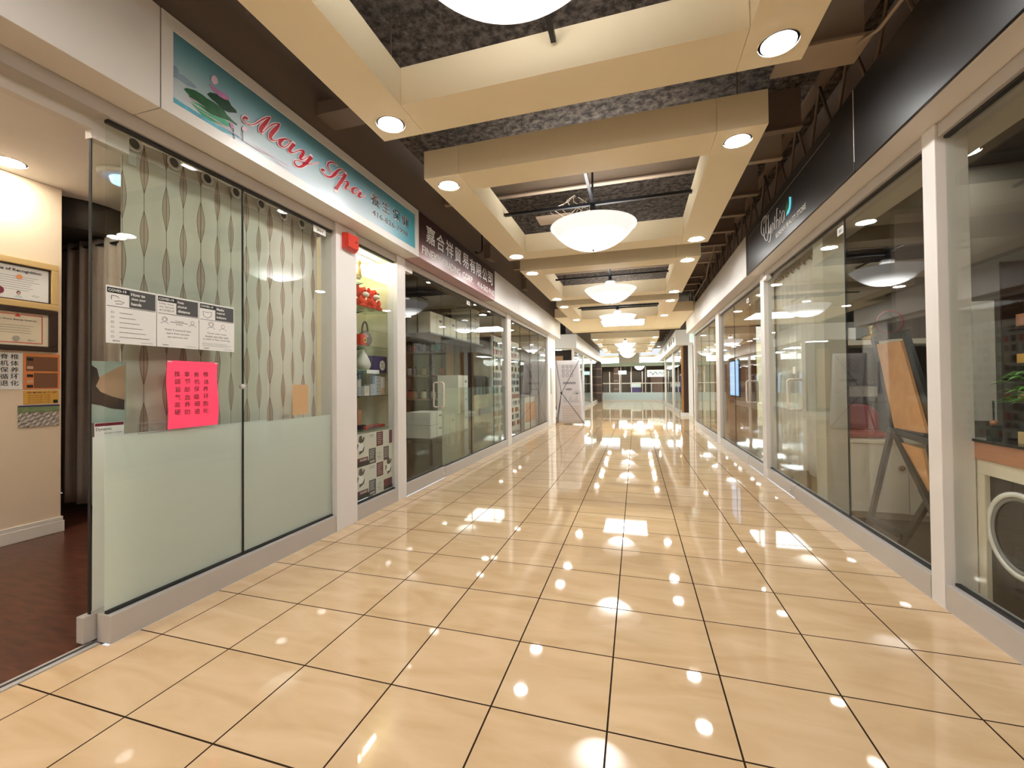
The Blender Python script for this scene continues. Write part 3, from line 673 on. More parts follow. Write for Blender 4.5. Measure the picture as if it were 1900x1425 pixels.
# ================================================================== the hall shell
B = MB()
B.box(-0.155, 4.005, -5.5, 12.95, -0.04, 0).box(-0.21, -0.155, -5.5, 0.3, -0.04, 0)
B.box(-7, 11, 12.95, 52, -0.04, 0)
struct('floor', B, M['tile'], 'polished beige floor tiles with dark grout lines running down the hall', 'floor', origin=(0, 0, 0))
struct('ceiling', MB().box(-7, 11, -5.5, 34, 3.88, 3.98), M['deck'], 'rough dark sprayed ceiling high above the cream frames', 'ceiling')
struct('ceiling_far', MB().box(-7, 11, 34.01, 52, 3.3, 3.4), M['cream'], 'cream ceiling of the hall beyond the atrium', 'ceiling')
struct('wall_left', MB().box(-0.42, 0.0, -5.5, 12.86, 3.27, 3.88), M['brownwall'], 'dark taupe wall above the left shop signs', 'wall', origin=(0, 0, 0))
struct('wall_left_far', MB().box(-0.42, 0.0, 16.9, 29.5, 3.30, 3.88), M['brownwall'], 'dark wall above the far left shops', 'wall')
struct('wall_right', MB().box(4.10, 4.5, -5.5, 12.86, 3.30, 3.88), M['brownwall'], 'dark wall above the right shop signs behind the truss', 'wall')
struct('wall_right_far', MB().box(4.10, 4.5, 17.3, 31, 3.30, 3.88), M['brownwall'], 'dark wall above the far right shops', 'wall')
struct('wall_back', MB().box(-7, 11, -5.6, -5.5, 0, 3.98), M['spawall'], 'plain wall behind the viewer', 'wall')
struct('wall_end', MB().box(-7, 11, 52, 52.1, 0, 3.98), M['darkroom'], 'dark end wall beyond the atrium', 'wall')
struct('wall_side_left', MB().box(-7.1, -7, -5.5, 52, 0, 3.98), M['spawall'], 'outer wall on the left', 'wall')
struct('wall_side_right', MB().box(11, 11.1, -5.5, 52, 0, 3.98), M['spawall'], 'outer wall on the right', 'wall')

# boxed-in duct and stubs on the left upper wall
struct('trim_1', MB().box(0.0, 0.5, 1.60, 1.82, 3.40, 3.50), M['brownwall'], 'short dark beam stub on the left upper wall', 'trim')
struct('trim_2', MB().box(0.0, 0.10, 5.55, 5.80, 3.36, 3.60), M['brownwall'], 'small dark box on the left upper wall', 'trim')
struct('trim_3', MB().box(0.0, 0.10, 8.0, 8.25, 3.36, 3.60), M['brownwall'], 'second small dark box on the left upper wall', 'trim')
tag(obj('conduit', MB().tube([(0.03, 5.35, 3.86), (0.03, 5.35, 3.50), (0.05, 5.28, 3.40), (0.05, 5.12, 3.31), (0.05, 5.0, 3.30)], 0.012), M['blackmetal']),
    'thin dark cable looping down the left upper wall above the maroon sign', 'cable')

# ------------------------------------------------------------------ fascia boxes over the shops
def fascia(n, x0, x1, y0, y1, z0, z1, label):
    return struct('trim_%d' % n, MB().box(x0, x1, y0 + 0.002, y1 - 0.002, z0, z1), M['fascia'], label, 'fascia panel', bevel=0.003)


fascia(4, -0.40, 0.03, -5.5, 0.421, 2.73, 3.26, 'plain pale fascia panel above the open spa door')
fascia(5, -0.40, 0.03, 5.985, 7.60, 2.73, 3.26, 'plain pale fascia panel next to the maroon sign')
fascia(6, -0.40, 0.03, 7.60, 10.2, 2.73, 3.26, 'plain pale fascia panel in the middle of the left row')
fascia(7, -0.40, 0.03, 10.2, 12.86, 2.73, 3.26, 'plain pale fascia panel at the end of the left row')
fascia(8, 3.842, 4.45, 5.46, 8.9, 2.73, 3.28, 'plain pale fascia panel next to the black beauty store sign')
fascia(9, 3.842, 4.45, 8.9, 12.86, 2.73, 3.28, 'plain pale fascia panel at the end of the right row')
fascia(10, 3.86, 4.45, -5.5, 5.46, 2.73, 3.28, 'pale fascia behind the black sign panels')
fascia(11, -0.40, 0.03, 17.4, 29.2, 2.74, 3.32, 'pale fascia over the far left shops')
fascia(12, -3.5, 0.03, 16.8, 17.4, 2.74, 3.32, 'pale fascia over the shop corner facing the cross hall')
fascia(13, 3.84, 4.45, 16.9, 31, 2.68, 3.26, 'pale fascia over the far right shops')
fascia(14, 3.84, 8.5, 16.4, 16.9, 2.68, 3.26, 'pale fascia over the right corner facing the cross hall')
# small tenant lettering on the far fascias
for i, y in enumerate((17.3, 18.3, 19.3, 21.5, 22.5)):
    t = thing('fascia_character', 'small grey character on the far right fascia, the %s from the near corner' % ('first', 'second', 'third', 'fourth', 'fifth')[i], 'sign character', (3.836, y, 2.85), 'grey characters on the far right fascia')
    for k in range(4):
        obj('stroke', MB().box(3.834, 3.839, y + k * 0.14, y + k * 0.14 + 0.07, 2.86 + 0.03 * (k % 2), 3.08), M['grey'], t)

# ------------------------------------------------------------------ shopfront helpers
CNT = {'w': 0, 'd': 0}
LX = dict(front=-0.155, d=-1, glass=-0.200)
RX = dict(front=4.005, d=1, glass=4.055)


def bay(S, y0, y1, joints, label, gm='clear', kind='window', zt=2.635, kick=0.14, handles=(), frost=None, fm='frost2'):
    """a run of full-height panes on a metal base rail under a head rail"""
    key = 'w' if kind == 'window' else 'd'
    CNT[key] += 1
    d, fx, gx = S['d'], S['front'], S['glass']
    t = thing('%s_%d' % (kind, CNT[key]), label, 'shop window' if key == 'w' else 'glass door', (gx, (y0 + y1) / 2, 0), kind='structure')
    obj('base_rail', MB().box(fx, fx + d * 0.10, y0 + 0.003, y1 - 0.003, 0.0 if key == 'w' else 0.012, kick), M['alu'], t, bevel=0.002)
    obj('base_gasket', MB().box(gx - 0.012, gx + 0.012, y0 + 0.01, y1 - 0.01, kick, kick + 0.014), M['black'], t)
    obj('head_rail', MB().box(fx + d * 0.012, fx + d * 0.10, y0, y1, zt + 0.016, 2.728), M['alu'], t, bevel=0.002)
    obj('head_gasket', MB().box(gx - 0.014, gx + 0.014, y0 + 0.005, y1 - 0.005, zt, zt + 0.016), M['black'], t)
    ys = [y0] + list(joints) + [y1]
    for a, b in zip(ys[:-1], ys[1:]):
        obj('glass_pane', MB().box(gx - 0.005, gx + 0.005, a + 0.004, b - 0.004, kick + 0.008, zt + 0.008), M[gm], t)
    for j in joints:
        obj('pane_joint', MB().box(gx - 0.006, gx + 0.006, j - 0.003, j + 0.003, kick + 0.01, zt), M['black'], t)
    if frost:
        for a, b in zip(ys[:-1], ys[1:]):
            obj('frosted_film', MB().box(gx + d * 0.006, gx + d * 0.0075, a + 0.006, b - 0.006, kick + 0.016, frost), M[fm], t)
    return t


def pull(parent, S, y, z0, z1, both=True):
    gx, d = S['glass'], S['d']
    for sgn in ((-1, 1) if both else (-1,)):
        x0 = gx + d * sgn * 0.006; x1 = gx + d * sgn * 0.075
        r = 0.028
        pts = [(x0, y, z0 + 0.012), (x1 - d * sgn * r, y, z0 + 0.012)]
        pts += [(x1 - d * sgn * r + d * sgn * r * math.sin(a), y, z0 + 0.012 + r - r * math.cos(a)) for a in (0.4, 0.8, 1.2, 1.57)]
        pts += [(x1, y, z1 - 0.012 - r)]
        pts += [(x1 - d * sgn * r + d * sgn * r * math.cos(a), y, z1 - 0.012 - r + r * math.sin(a)) for a in (0.4, 0.8, 1.2, 1.57)]
        pts += [(x0, y, z1 - 0.012)]
        # the grip lies along the pane: offset it so that it reads as a flat D
        pts = [(px, y + (0.0 if sgn < 0 else 0.004), pz) for px, _, pz in pts]
        h = obj('door_handle', MB().tube(pts, 0.0125, 12), M['brushed'], parent)
    return h


def post(n, S, y0, y1, label, depth=0.12, z1=2.729, out=0.0):
    return struct('trim_%d' % n, MB().box(S['front'] - S['d'] * out, S['front'] + S['d'] * depth, y0, y1, 0, z1), M['alulite'], label, 'post', bevel=0.003)


# left row
bay(LX, 0.31, 2.02, [1.115], 'spa window with frosted lower half beside the open doorway', frost=1.025, fm='frost')
post(20, LX, 2.02, 2.31, 'wide pale pillar carrying the red fire alarm', 0.16, out=0.006)
bay(LX, 2.31, 3.045, [], 'narrow lit display window between two pale pillars')
post(21, LX, 3.045, 3.225, 'narrow pale post left of the trading company door', out=0.004)
dl = bay(LX, 3.235, 4.285, [], 'single glass door of the trading company with a steel handle', kind='door', kick=0.15)
pull(dl, LX, 4.18, 0.96, 1.32)
obj('door_closer', MB().box(-0.235, -0.165, 3.24, 3.42, 2.60, 2.655), M['alulite'], dl, bevel=0.002)
obj('door_lock', MB().lathe([(0.014, 0), (0.014, 0.012)], (-0.157, 4.22, 0.07), 16, 'x'), M['chrome'], dl)
bay(LX, 4.29, 7.34, [5.41, 6.56], 'wide trading company window with thin frosted lower half', frost=1.23)
post(22, LX, 7.34, 7.62, 'pale post between the trading company and the accessory shop', out=0.004)
bay(LX, 7.62, 11.62, [8.55, 9.5, 10.5], 'accessory shop window mirroring the banner stand')
post(23, LX, 11.62, 12.85, 'wide pale end pillar of the left row behind the banner', 0.5, out=0.004)
tag(obj('slot_handle', MB().box(-0.162, -0.142, 12.0, 12.09, 0.95, 1.75), M['grey'], bevel=0.004), 'tall grey slot plate on the end pillar of the left row', 'plate')

# right row
bay(RX, -5.5, 1.845, [], 'right shop window in front of the counter with the white ring', 'clearR')
post(24, RX, 1.85, 1.965, 'tall pale post between the counter shop and the easel shop', 0.15)
bay(RX, 1.97, 4.25, [3.085], 'right shop window with the easel and white cabinet behind', 'clearR')
d2 = bay(RX, 4.255, 5.275, [], 'right glass door with a pale handle in front of the curtains', 'clearR', kind='door')
pull(d2, RX, 4.33, 0.95, 1.31)
obj('door_lock', MB().lathe([(0.014, 0), (0.014, -0.012)], (4.004, 4.36, 0.07), 16, 'x'), M['chrome'], d2)
obj('lock_plate', MB().box(4.044, 4.049, 4.29, 4.36, 1.36, 1.44), M['white'], d2)
obj('door_closer', MB().box(3.99, 4.05, 5.10, 5.27, 2.60, 2.655), M['alulite'], d2, bevel=0.002)
post(25, RX, 5.28, 5.455, 'pale post at the far side of the beauty store door', 0.12)
d3 = bay(RX, 5.46, 6.25, [], 'far right glass door leaf next to the post', 'clearR', kind='door')
pull(d3, RX, 6.19, 0.95, 1.30)
bay(RX, 6.255, 8.545, [7.35], 'right shop window showing the orange wall inside', 'clearR')
post(26, RX, 8.55, 8.92, 'pale post before the last right shop window', 0.12)
bay(RX, 8.93, 12.5, [10.1, 11.4], 'last right shop window before the cross hall', 'clearR')
post(27, RX, 12.5, 12.62, 'thin end post of the right row', 0.12)
bay(LX, 17.4, 29.0, [21.3, 24.5], 'far left shop window with clothing racks', 'clear')
bay(RX, 17.3, 29.0, [19.2, 22.2, 25.6], 'far right shop window past the exit sign', 'clearR')
for i, (S, y) in enumerate(((LX, 20.9), (LX, 25.2), (RX, 20.3), (RX, 25.8))):
    post(28 + i, S, y, y + 0.2, 'pale post between the far %s shop windows, %s' % ('left' if S is LX else 'right', 'nearer one' if y < 22 else 'farther one'), 0.12, out=0.006)

# sliding leaf and threshold at the open spa doorway
t = thing('sliding_door', 'glass sliding leaf pushed open behind the spa window with a bare edge', 'sliding door', (-0.285, 0.9, 0), kind='structure')
obj('glass_pane', MB().box(-0.290, -0.280, 0.30, 1.40, 0.14, 2.56), M['clear'], t)
obj('frosted_film', MB().box(-0.2785, -0.2775, 0.305, 1.39, 0.15, 1.03), M['frost'], t)
obj('edge_strip', MB().box(-0.293, -0.277, 0.294, 0.300, 0.14, 2.56), M['black'], t)
obj('base_rail', MB().box(-0.315, -0.262, 0.26, 1.40, 0.012, 0.14), M['alu'], t, bevel=0.002)
obj('hanger_bracket', MB().box(-0.315, -0.262, 0.29, 0.46, 2.555, 2.655), M['alulite'], t, bevel=0.002)
struct('trim_40', MB().box(-0.40, -0.165, -5.5, 0.31, 2.655, 2.728), M['alu'], 'head rail over the open spa doorway', 'head rail')
struct('trim_41', MB().box(-0.315, -0.262, -5.5, 0.29, 2.60, 2.655), M['alulite'], 'pale sliding track over the open spa doorway', 'sliding track')
struct('trim_42', MB().box(-0.275, -0.212, -5.5, 0.30, -0.03, 0.005), M['alu'], 'metal threshold strip between tiles and wood floor', 'threshold')
struct('trim_43', MB().box(-0.248, -0.24, -5.5, 0.30, 0.005, 0.011), M['dgrey'], 'raised rib along the metal threshold', 'threshold rib')

# ------------------------------------------------------------------ coffer frames
Z0, Z1 = 3.13, 3.382


def coffer(y0, y1, label, wide=False):
    t = thing('coffer_frame', label, 'ceiling frame', (1.935, y0, Z0), 'cream coffer frames hung under the ceiling')
    for a, b in ((0.567, 0.903), (2.967, 3.305)):
        obj('side_beam', MB().box(a, b, y0, y1, Z0, Z1), M['cream'], t, bevel=0.002)
    obj('cross_beam', MB().box(0.905, 2.965, y0, y0 + 0.34, Z0, Z1), M['cream'], t, bevel=0.002)
    if not wide:
        obj('cross_beam', MB().box(0.905, 2.965, y1 - 0.34, y1, Z0, Z1), M['cream'], t, bevel=0.002)
    else:
        obj('wide_slab', MB().box(0.905, 2.965, 11.47, 14.55, Z0, Z1), M['cream'], t)
        for a, b in ((0.195, 0.565), (3.307, 3.83)):
            obj('wing_slab', MB().box(a, b, 10.93, 14.55, Z0, Z1), M['cream'], t)
        obj('edge_lip', MB().box(0.195, 3.83, 14.552, 14.60, Z0 - 0.03, Z1), M['cream'], t)
    for s in ((0.73, 1), (3.14, 1)):
        obj('hanger_rod', MB().tube([(s[0], y0 + 0.17, Z1), (s[0], y0 + 0.17, 3.88)], 0.006, 6), M['steel'], t)
        obj('hanger_rod', MB().tube([(s[0], y1 - 0.17, Z1), (s[0], y1 - 0.17, 3.88)], 0.006, 6), M['steel'], t)
    return t


ORD = {-1.07: 'nearest coffer frame, cut by the top of the view', 2.31: 'second coffer frame from the viewer', 5.69: 'third coffer frame from the viewer',
       9.08: 'fourth coffer frame, widening into a slab', 17.4: 'first coffer frame beyond the cross hall', 20.8: 'second coffer frame beyond the cross hall', 24.2: 'third coffer frame beyond the cross hall',
       -4.45: 'coffer frame behind the viewer'}


def downlight(x, y, label, z=Z0, r=0.085, m='downl', group='glowing downlights in the cream coffer frames'):
    t = thing('recessed_downlight', label, 'downlight', (x, y, z), group)
    obj('trim_ring', MB().lathe([(r + 0.014, -0.004), (r + 0.014, 0.0), (r, 0.0), (r - 0.002, -0.004)], (x, y, z), 40, caps=False), M['white'], t)
    obj('diffuser', MB().disc((x, y, z - 0.0035), r, 'z', 40, 0.005), M[m], t)
    return t


proto = None
for y0, nm in ORD.items():
    wide = y0 == 9.08
    y1 = 14.55 if wide else y0 + 2.74
    coffer(y0, y1, 'cream rectangular ceiling frame, the ' + nm if not wide else 'cream ceiling frame, the fourth from the viewer, widening into a slab', wide)
    yf = y0 + 2.56 if not wide else y0 + 2.43
    short = nm.split(',')[0]
    for x, sx in ((0.73, 'left'), (3.14, 'right')):
        for y, sy in ((y0 + 0.18, 'near'), (yf, 'far')):
            lab = 'round downlight at the %s %s corner of the %s' % (sy, sx, short.replace('coffer frame from the viewer', 'coffer frame').replace('coffer frame beyond', 'frame beyond'))
            if proto is None:
                proto = downlight(x, y, lab)
            else:
                dup(proto, (x, y, Z0), lab)

# ------------------------------------------------------------------ bowl pendant lamps
def pendant(y, label):
    x = 1.935
    t = thing('bowl_pendant_light', label, 'pendant lamp', (x, y, 3.27), 'white glass bowl lamps')
    prof = []
    for i in range(15):
        r = 0.01 + 0.45 * math.sin(i / 14 * PI / 2)
        prof.append((r, 2.762 + 0.552 - math.sqrt(0.552 ** 2 - r * r)))
    inner = [(max(r - 0.008, 0.01), h + 0.008) for r, h in prof][::-1]
    rim = [(0.468, 3.008), (0.470, 3.018), (0.458, 3.020)]
    bw = obj('glass_bowl', MB().lathe(prof + rim, (x, y, 0), 56, caps=False), M['bowl'], t)
    obj('inner_glass', MB().lathe(inner[::-1], (x, y, 0), 40, caps=False), M['bowlin'], bw)
    obj('finial', MB().lathe([(0.006, -0.022), (0.014, -0.012), (0.010, 0), (0.022, 0.004)], (x, y, 2.762), 16), M['chrome'], bw)
    for k in range(3):
        a = k * 2.094 + 0.5
        obj('rim_clip', MB().box(x + 0.05 * math.cos(a) - 0.012, x + 0.05 * math.cos(a) + 0.012, y + 0.05 * math.sin(a) - 0.004, y + 0.05 * math.sin(a) + 0.004, 2.760, 2.766), M['chrome'], bw)
    obj('canopy', MB().lathe([(0.075, 2.96), (0.085, 3.0), (0.085, 3.09), (0.078, 3.10), (0.090, 3.11), (0.090, 3.16), (0.06, 3.18)], (x, y, 0), 28), M['satin'], t)
    obj('stem', MB().tube([(x, y, 3.15), (x, y, 3.27)], 0.03, 14), M['blackmetal'], t)
    obj('cross_bar', MB().bar((0.915, y, 3.27), (2.955, y, 3.27), 0.04, 0.03), M['blackmetal'], t)
    obj('cross_bar', MB().bar((x, y - 0.98, 3.285), (x, y + 0.98, 3.285), 0.03, 0.03), M['blackmetal'], t)
    obj('ceiling_rod', MB().tube([(x, y, 3.27), (x, y, 3.88)], 0.012, 8), M['blackmetal'], t)
    return t


pl = pendant(0.31, 'white glass bowl lamp cut by the top edge of the view')
for y, lab in ((3.68, 'large white glass bowl lamp in the second coffer frame'), (7.06, 'white glass bowl lamp in the third coffer frame'), (10.42, 'white glass bowl lamp in the fourth coffer frame beside the bright panel'),
               (18.8, 'small distant bowl lamp, nearest one beyond the cross hall'), (22.15, 'small distant bowl lamp, middle one beyond the cross hall'), (25.5, 'small distant bowl lamp, last one before the atrium'),
               (-3.07, 'white glass bowl lamp behind the viewer')):
    dup(pl, (1.935, y, 3.27), lab)

t = thing('ceiling_light_panel', 'bright square light panel in the cream slab before the cross hall', 'ceiling light', (2.015, 12.55, Z0 - 0.02))
obj('diffuser', MB().box(1.40, 2.63, 11.9, 13.2, Z0 - 0.016, Z0 - 0.001), M['panel'], t)
B = MB()
B.box(1.37, 1.40, 11.87, 13.23, Z0 - 0.02, Z0 - 0.001).box(2.63, 2.66, 11.87, 13.23, Z0 - 0.02, Z0 - 0.001).box(1.40, 2.63, 11.87, 11.9, Z0 - 0.02, Z0 - 0.001).box(1.40, 2.63, 13.2, 13.23, Z0 - 0.02, Z0 - 0.001)
obj('frame', B, M['white'], t)

# ------------------------------------------------------------------ joists, truss and wiring above the frames
ORDN = ('first', 'second', 'third', 'fourth', 'fifth', 'sixth', 'seventh', 'eighth', 'ninth', 'tenth', 'eleventh', 'twelfth', 'thirteenth', 'fourteenth')
t = thing('ceiling_beam', 'wide beige beam end above the gap between the first two coffer frames', 'beam', (3.6, 2.3, 3.5))
obj('flange', MB().box(3.34, 3.86, 2.12, 2.40, 3.50, 3.52), M['beamlite'], t)
obj('web', MB().box(3.34, 3.86, 2.25, 2.27, 3.52, 3.87), M['beamlite'], t)
for i, y in enumerate((3.92, 7.25, 7.95)):
    B = MB().box(0.02, 3.86, y, y + 0.07, 3.60, 3.615).box(0.02, 3.86, y + 0.03, y + 0.04, 3.615, 3.87)
    tag(obj('ceiling_joist', B, M['beamlite']), ('long painted joist seen through the opening above the large bowl lamp', 'nearer long joist above the third coffer frame', 'farther long joist above the third coffer frame')[i], 'joist', 'long joists crossing the hall')
for i, y in enumerate((3.15, 4.55, 5.2, 5.85, 6.5, 8.7, 9.4, 10.1, 17.8, 19.0, 20.2, 21.4, 22.6, 23.8)):
    B = MB().box(3.34, 3.79, y, y + 0.08, 3.50, 3.515).box(3.34, 3.79, y + 0.035, y + 0.045, 3.515, 3.87)
    tag(obj('short_joist', B, M['steel']), 'short brown joist end by the right truss, the %s from the near end' % ORDN[i], 'joist', 'short joist ends along the right side')
t = thing('bar_joist', 'open web steel truss running along the top of the right shop signs', 'truss', (3.93, 3.6, 3.3))
obj('bottom_chord', MB().box(3.885, 3.915, -5, 12.8, 3.30, 3.345).box(3.945, 3.975, -5, 12.8, 3.30, 3.345), M['steel'], t)
obj('top_chord', MB().box(3.885, 3.975, -5, 12.8, 3.83, 3.875), M['steel'], t)
B = MB()
y = -4.9
while y < 12.5:
    B.tube([(3.93, y, 3.33), (3.93, y + 0.24, 3.84), (3.93, y + 0.48, 3.33)], 0.013, 6)
    B.box(3.885, 3.975, y - 0.05, y + 0.05, 3.345, 3.353)
    y += 0.56
obj('web_rods', B, M['steel'], t)
tag(obj('conduit', MB().tube([(3.84, -1, 3.42), (3.84, 1.6, 3.42), (3.83, 2.0, 3.44), (3.80, 2.2, 3.5)], 0.012, 8), M['beamlite']), 'thin pale pipe clipped beside the right truss', 'pipe')
tag(obj('conduit', MB().tube([(3.70, 6.5, 3.80), (3.72, 7.2, 3.62), (3.74, 8.0, 3.50), (3.80, 8.6, 3.45), (3.82, 11, 3.42)], 0.015, 8), M['steel']), 'dark conduit curving down along the far part of the right truss', 'pipe')
tw = thing('wire_bundle', 'bundle of loose thin wires dangling above the large bowl lamp', 'wires', (1.6, 4.3, 3.3))
for i in range(6):
    x = 1.45 + 0.07 * i
    pts = [(x + 0.10 * math.sin(j * 1.3 + i), 4.25 + 0.06 * math.cos(j + i), 3.62 - 0.045 * j * (1 + 0.2 * (i % 3))) for j in range(7)]
    obj('wire', MB().tube(pts + [(1.75 + 0.02 * i, 4.3, 3.60)], 0.004, 5), M['ivory' if i % 2 else 'beamlite'], tw)
tag(obj('junction_plate', MB().box(1.15, 1.60, 4.3, 4.6, 3.44, 3.455), M['beamlite']), 'pale flat plate above the large bowl lamp', 'plate')

# ================================================================== signs
t = thing('spa_sign', 'light blue spa sign with lotus picture and red script lettering', 'sign', (0.03, 1.8, 2.73))
B = MB()
y0, y1, za, zb = 0.425, 3.215, 2.732, 3.26
pa, pb, qa, qb = 0.485, 3.135, 2.80, 3.187
B.box(-0.38, 0.016, y0, y1, za, zb)
B.box(0.016, 0.03, y0, y1, za, qa).box(0.016, 0.03, y0, y1, qb, zb).box(0.016, 0.03, y0, pa, qa, qb).box(0.016, 0.03, pb, y1, qa, qb)
obj('sign_box', B, M['alulite'], t)
oy = 1.8
pic = obj('picture_panel', MB().box(0.0162, 0.024, pa, pb, qa, qb),
          sign_mat(), t)
LM = dict(leaf1='leafA', leaf2='leafB', glow='leafC', hill='hillm', water1='waterb', bud='petal2', petal1='petal', petal2='petal', petal3='petal', petal4='petal', petal5='petal', bud2='petal', bud3='petal2', stem2='leafB', stem3='leafB')
NM = dict(leaf1='lotus_leaf', leaf2='lotus_leaf', glow='green_ripple', hill='misty_hill', water1='blue_water', bud='lotus_bud', bud2='lotus_bud', bud3='lotus_bud', stem2='stem', stem3='stem')
for i, kk in enumerate(('hill', 'water1', 'glow', 'leaf2', 'leaf1', 'petal1', 'petal2', 'petal3', 'petal4', 'petal5', 'bud', 'stem2', 'stem3', 'bud2', 'bud3')):
    x = 0.0242 + 0.0004 * i
    obj(NM.get(kk, 'lotus_petal'), MB().prismx([(a / 1000, b / 1000) for a, b in LOTUS[kk]], x, x + 0.0006), M[LM[kk]], pic)


B = MB()
for i, (y, z, l) in enumerate(((0.52, 2.86, 0.20), (0.60, 2.845, 0.25), (0.72, 2.835, 0.22), (0.86, 2.825, 0.30), (0.98, 2.84, 0.25), (1.12, 2.82, 0.20), (0.55, 2.882, 0.12), (1.20, 2.845, 0.12))):
    B.prismx([(y, z), (y + l * 0.5, z + 0.004), (y + l, z), (y + l * 0.5, z - 0.003)], 0.0290, 0.0293)
obj('water_glint', B, M['petal2'], pic)


def brush(rows, x, m, name, parent, grow=0.0, fac=1, dx=0.0002):
    B = MB()
    for i, r in enumerate(rows):
        q = []
        for j in range(0, len(r), 4):
            a = Vector((r[j], r[j + 1])) / 1000; b = Vector((r[j + 2], r[j + 3])) / 1000
            c = (a + b) / 2; d = a - c
            ln = d.length
            d = d / ln if ln > 1e-6 else Vector((0, 1))
            q.append((c + d * (ln + grow), c - d * (ln + grow)))
        xx = x + fac * dx * i
        for (a, b), (c, d) in zip(q[:-1], q[1:]):
            B.face([(xx, a.x, a.y), (xx, b.x, b.y), (xx, d.x, d.y), (xx, c.x, c.y)])
        if grow:
            for e in (q[0], q[-1]):
                c = (e[0] + e[1]) / 2; rr = (e[0] - e[1]).length / 2
                B.face([(xx, c.x + rr * math.cos(k * PI / 6), c.y + rr * math.sin(k * PI / 6)) for k in range(12)])
    return obj(name, B, m, parent)


for nm_, rows in (('may_lettering', MAY[:7]), ('spa_lettering', MAY[7:])):
    brush(rows, 0.0300, M['pinkwhite'], nm_ + '_edge', t, grow=0.0065, dx=0.00005)
    brush(rows, 0.0315, M['red'], nm_, t)
for i, (ch, a, b) in enumerate((('養', 2.285, 2.44), ('生', 2.475, 2.615), ('保', 2.66, 2.81), ('健', 2.845, 2.995))):
    obj('chinese_character', put_text(MB(), ch, (0.0255, a - 0.005, 2.977), YP, b - a + 0.01, 0.115, 0.03), M['pinkwhite'], t)
    obj('chinese_character', put_text(MB(), ch, (0.0265, a, 2.982), YP, b - a, 0.105, 0.0), M['ink'], t)
obj('phone_number', put_text(MB(), '416-826-7998', (0.0255, 2.311, 2.879), YP, 0.662, 0.058, 0.015), M['pinkwhite'], t)
obj('phone_number', put_text(MB(), '416-826-7998', (0.0265, 2.314, 2.882), YP, 0.656, 0.052), M['dgrey'], t)

t = thing('trading_company_sign', 'maroon sign with white Chinese characters and company name', 'sign', (0.03, 4.6, 2.73))
obj('sign_panel', MB().box(-0.38, 0.03, 3.218, 5.982, 2.732, 3.26),
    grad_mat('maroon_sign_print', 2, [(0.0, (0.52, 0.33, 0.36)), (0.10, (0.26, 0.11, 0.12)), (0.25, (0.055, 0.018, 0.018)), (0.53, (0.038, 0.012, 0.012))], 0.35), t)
for i, ch in enumerate('嘉合祥貿易有限公司'):
    a = 3.395 + i * 0.279
    obj('chinese_character', put_text(MB(), ch, (0.0312, a, 2.966), YP, 0.235, 0.205, 0.012), M['white'], t)
for wd, ya, yb in (('FINEKY', 3.29, 3.80), ('TRADING', 3.86, 4.43), ('CORP.', 4.51, 4.93)):
    obj('company_name', put_text(MB(), wd, (0.0312, ya, 2.80), YP, yb - ya, 0.093, 0.02), M['white'], t)
obj('phone_number', put_text(MB(), '416-562-9162', (0.0312, 5.11, 2.80), YP, 0.85, 0.093, 0.02), M['white'], t)

t = thing('beauty_store_sign', 'satin black sign panel with white script logo and teal leaf', 'sign', (3.84, 3.9, 2.73))
obj('sign_panel', MB().box(3.841, 3.858, 2.385, 5.455, 2.732, 3.30), M['signblack'], t, bevel=0.002)
zb0, zb1, yb0, yb1 = 2.815, 3.21, 2.75, 5.28
B = MB().box(3.8395, 3.8408, yb1 - 0.006, yb1, zb0, zb1 - 0.03).box(3.8395, 3.8408, yb0, yb1 - 0.03, zb1 - 0.006, zb1).bar((3.840, yb1 - 0.003, zb1 - 0.03), (3.840, yb1 - 0.03, zb1 - 0.003), 0.006, 0.001)
obj('inner_border', B, M['grey'], t)
brush(CYN, 3.8385, M['white'], 'script_logo', t, fac=-1)
for kk, P, x in (('leaf_mark', BLUE, 3.8392), ('leaf_mark', CYAN, 3.8384), ('leaf_mark', GREEN, 3.8376)):
    obj(kk, MB().prismx([(a / 1000, b / 1000) for a, b in P], x, x - 0.0006), M[{3.8392: 'blueprint', 3.8384: 'cyan', 3.8376: 'green'}[x]], t)
obj('store_line', put_text(MB(), 'KOREAN BEAUTY STORE', (3.8392, 4.128, 2.822), YM, 0.86, 0.052, 0.03), M['white'], t)
t = thing('black_sign_panel', 'blank satin black sign panel above the counter shop', 'sign', (3.84, -1.6, 2.73))
obj('sign_panel', MB().box(3.841, 3.858, -5.5, 2.375, 2.732, 3.30), M['signblack'], t, bevel=0.002)
tag(obj('edge_profile', MB().box(3.8405, 3.857, 2.376, 2.384, 2.80, 3.30), M['brushed']), 'thin bright metal joint between the two black sign panels', 'joint strip')

t = thing('exit_sign', 'small glowing green and white exit sign projecting at the far right', 'exit sign', (4.045, 12.95, 2.47))
obj('sign_box', MB().box(3.94, 4.16, 12.93, 13.0, 2.47, 2.76), M['white'], t, bevel=0.003)
obj('bracket', MB().box(4.0, 4.10, 12.862, 12.93, 2.735, 2.755).box(4.02, 4.08, 12.80, 12.862, 2.705, 2.729), M['alulite'], t)
obj('sign_face', MB().box(3.955, 4.145, 12.926, 12.93, 2.485, 2.745), M['exitm'], t)
for rr in (0.04, 0.065, 0.09):
    obj('ring_mark', MB().tube([(4.08 + rr * math.cos(a * PI / 12), 12.924, 2.615 + rr * math.sin(a * PI / 12)) for a in range(24)], 0.003, 6, True), M['exitg'], t)

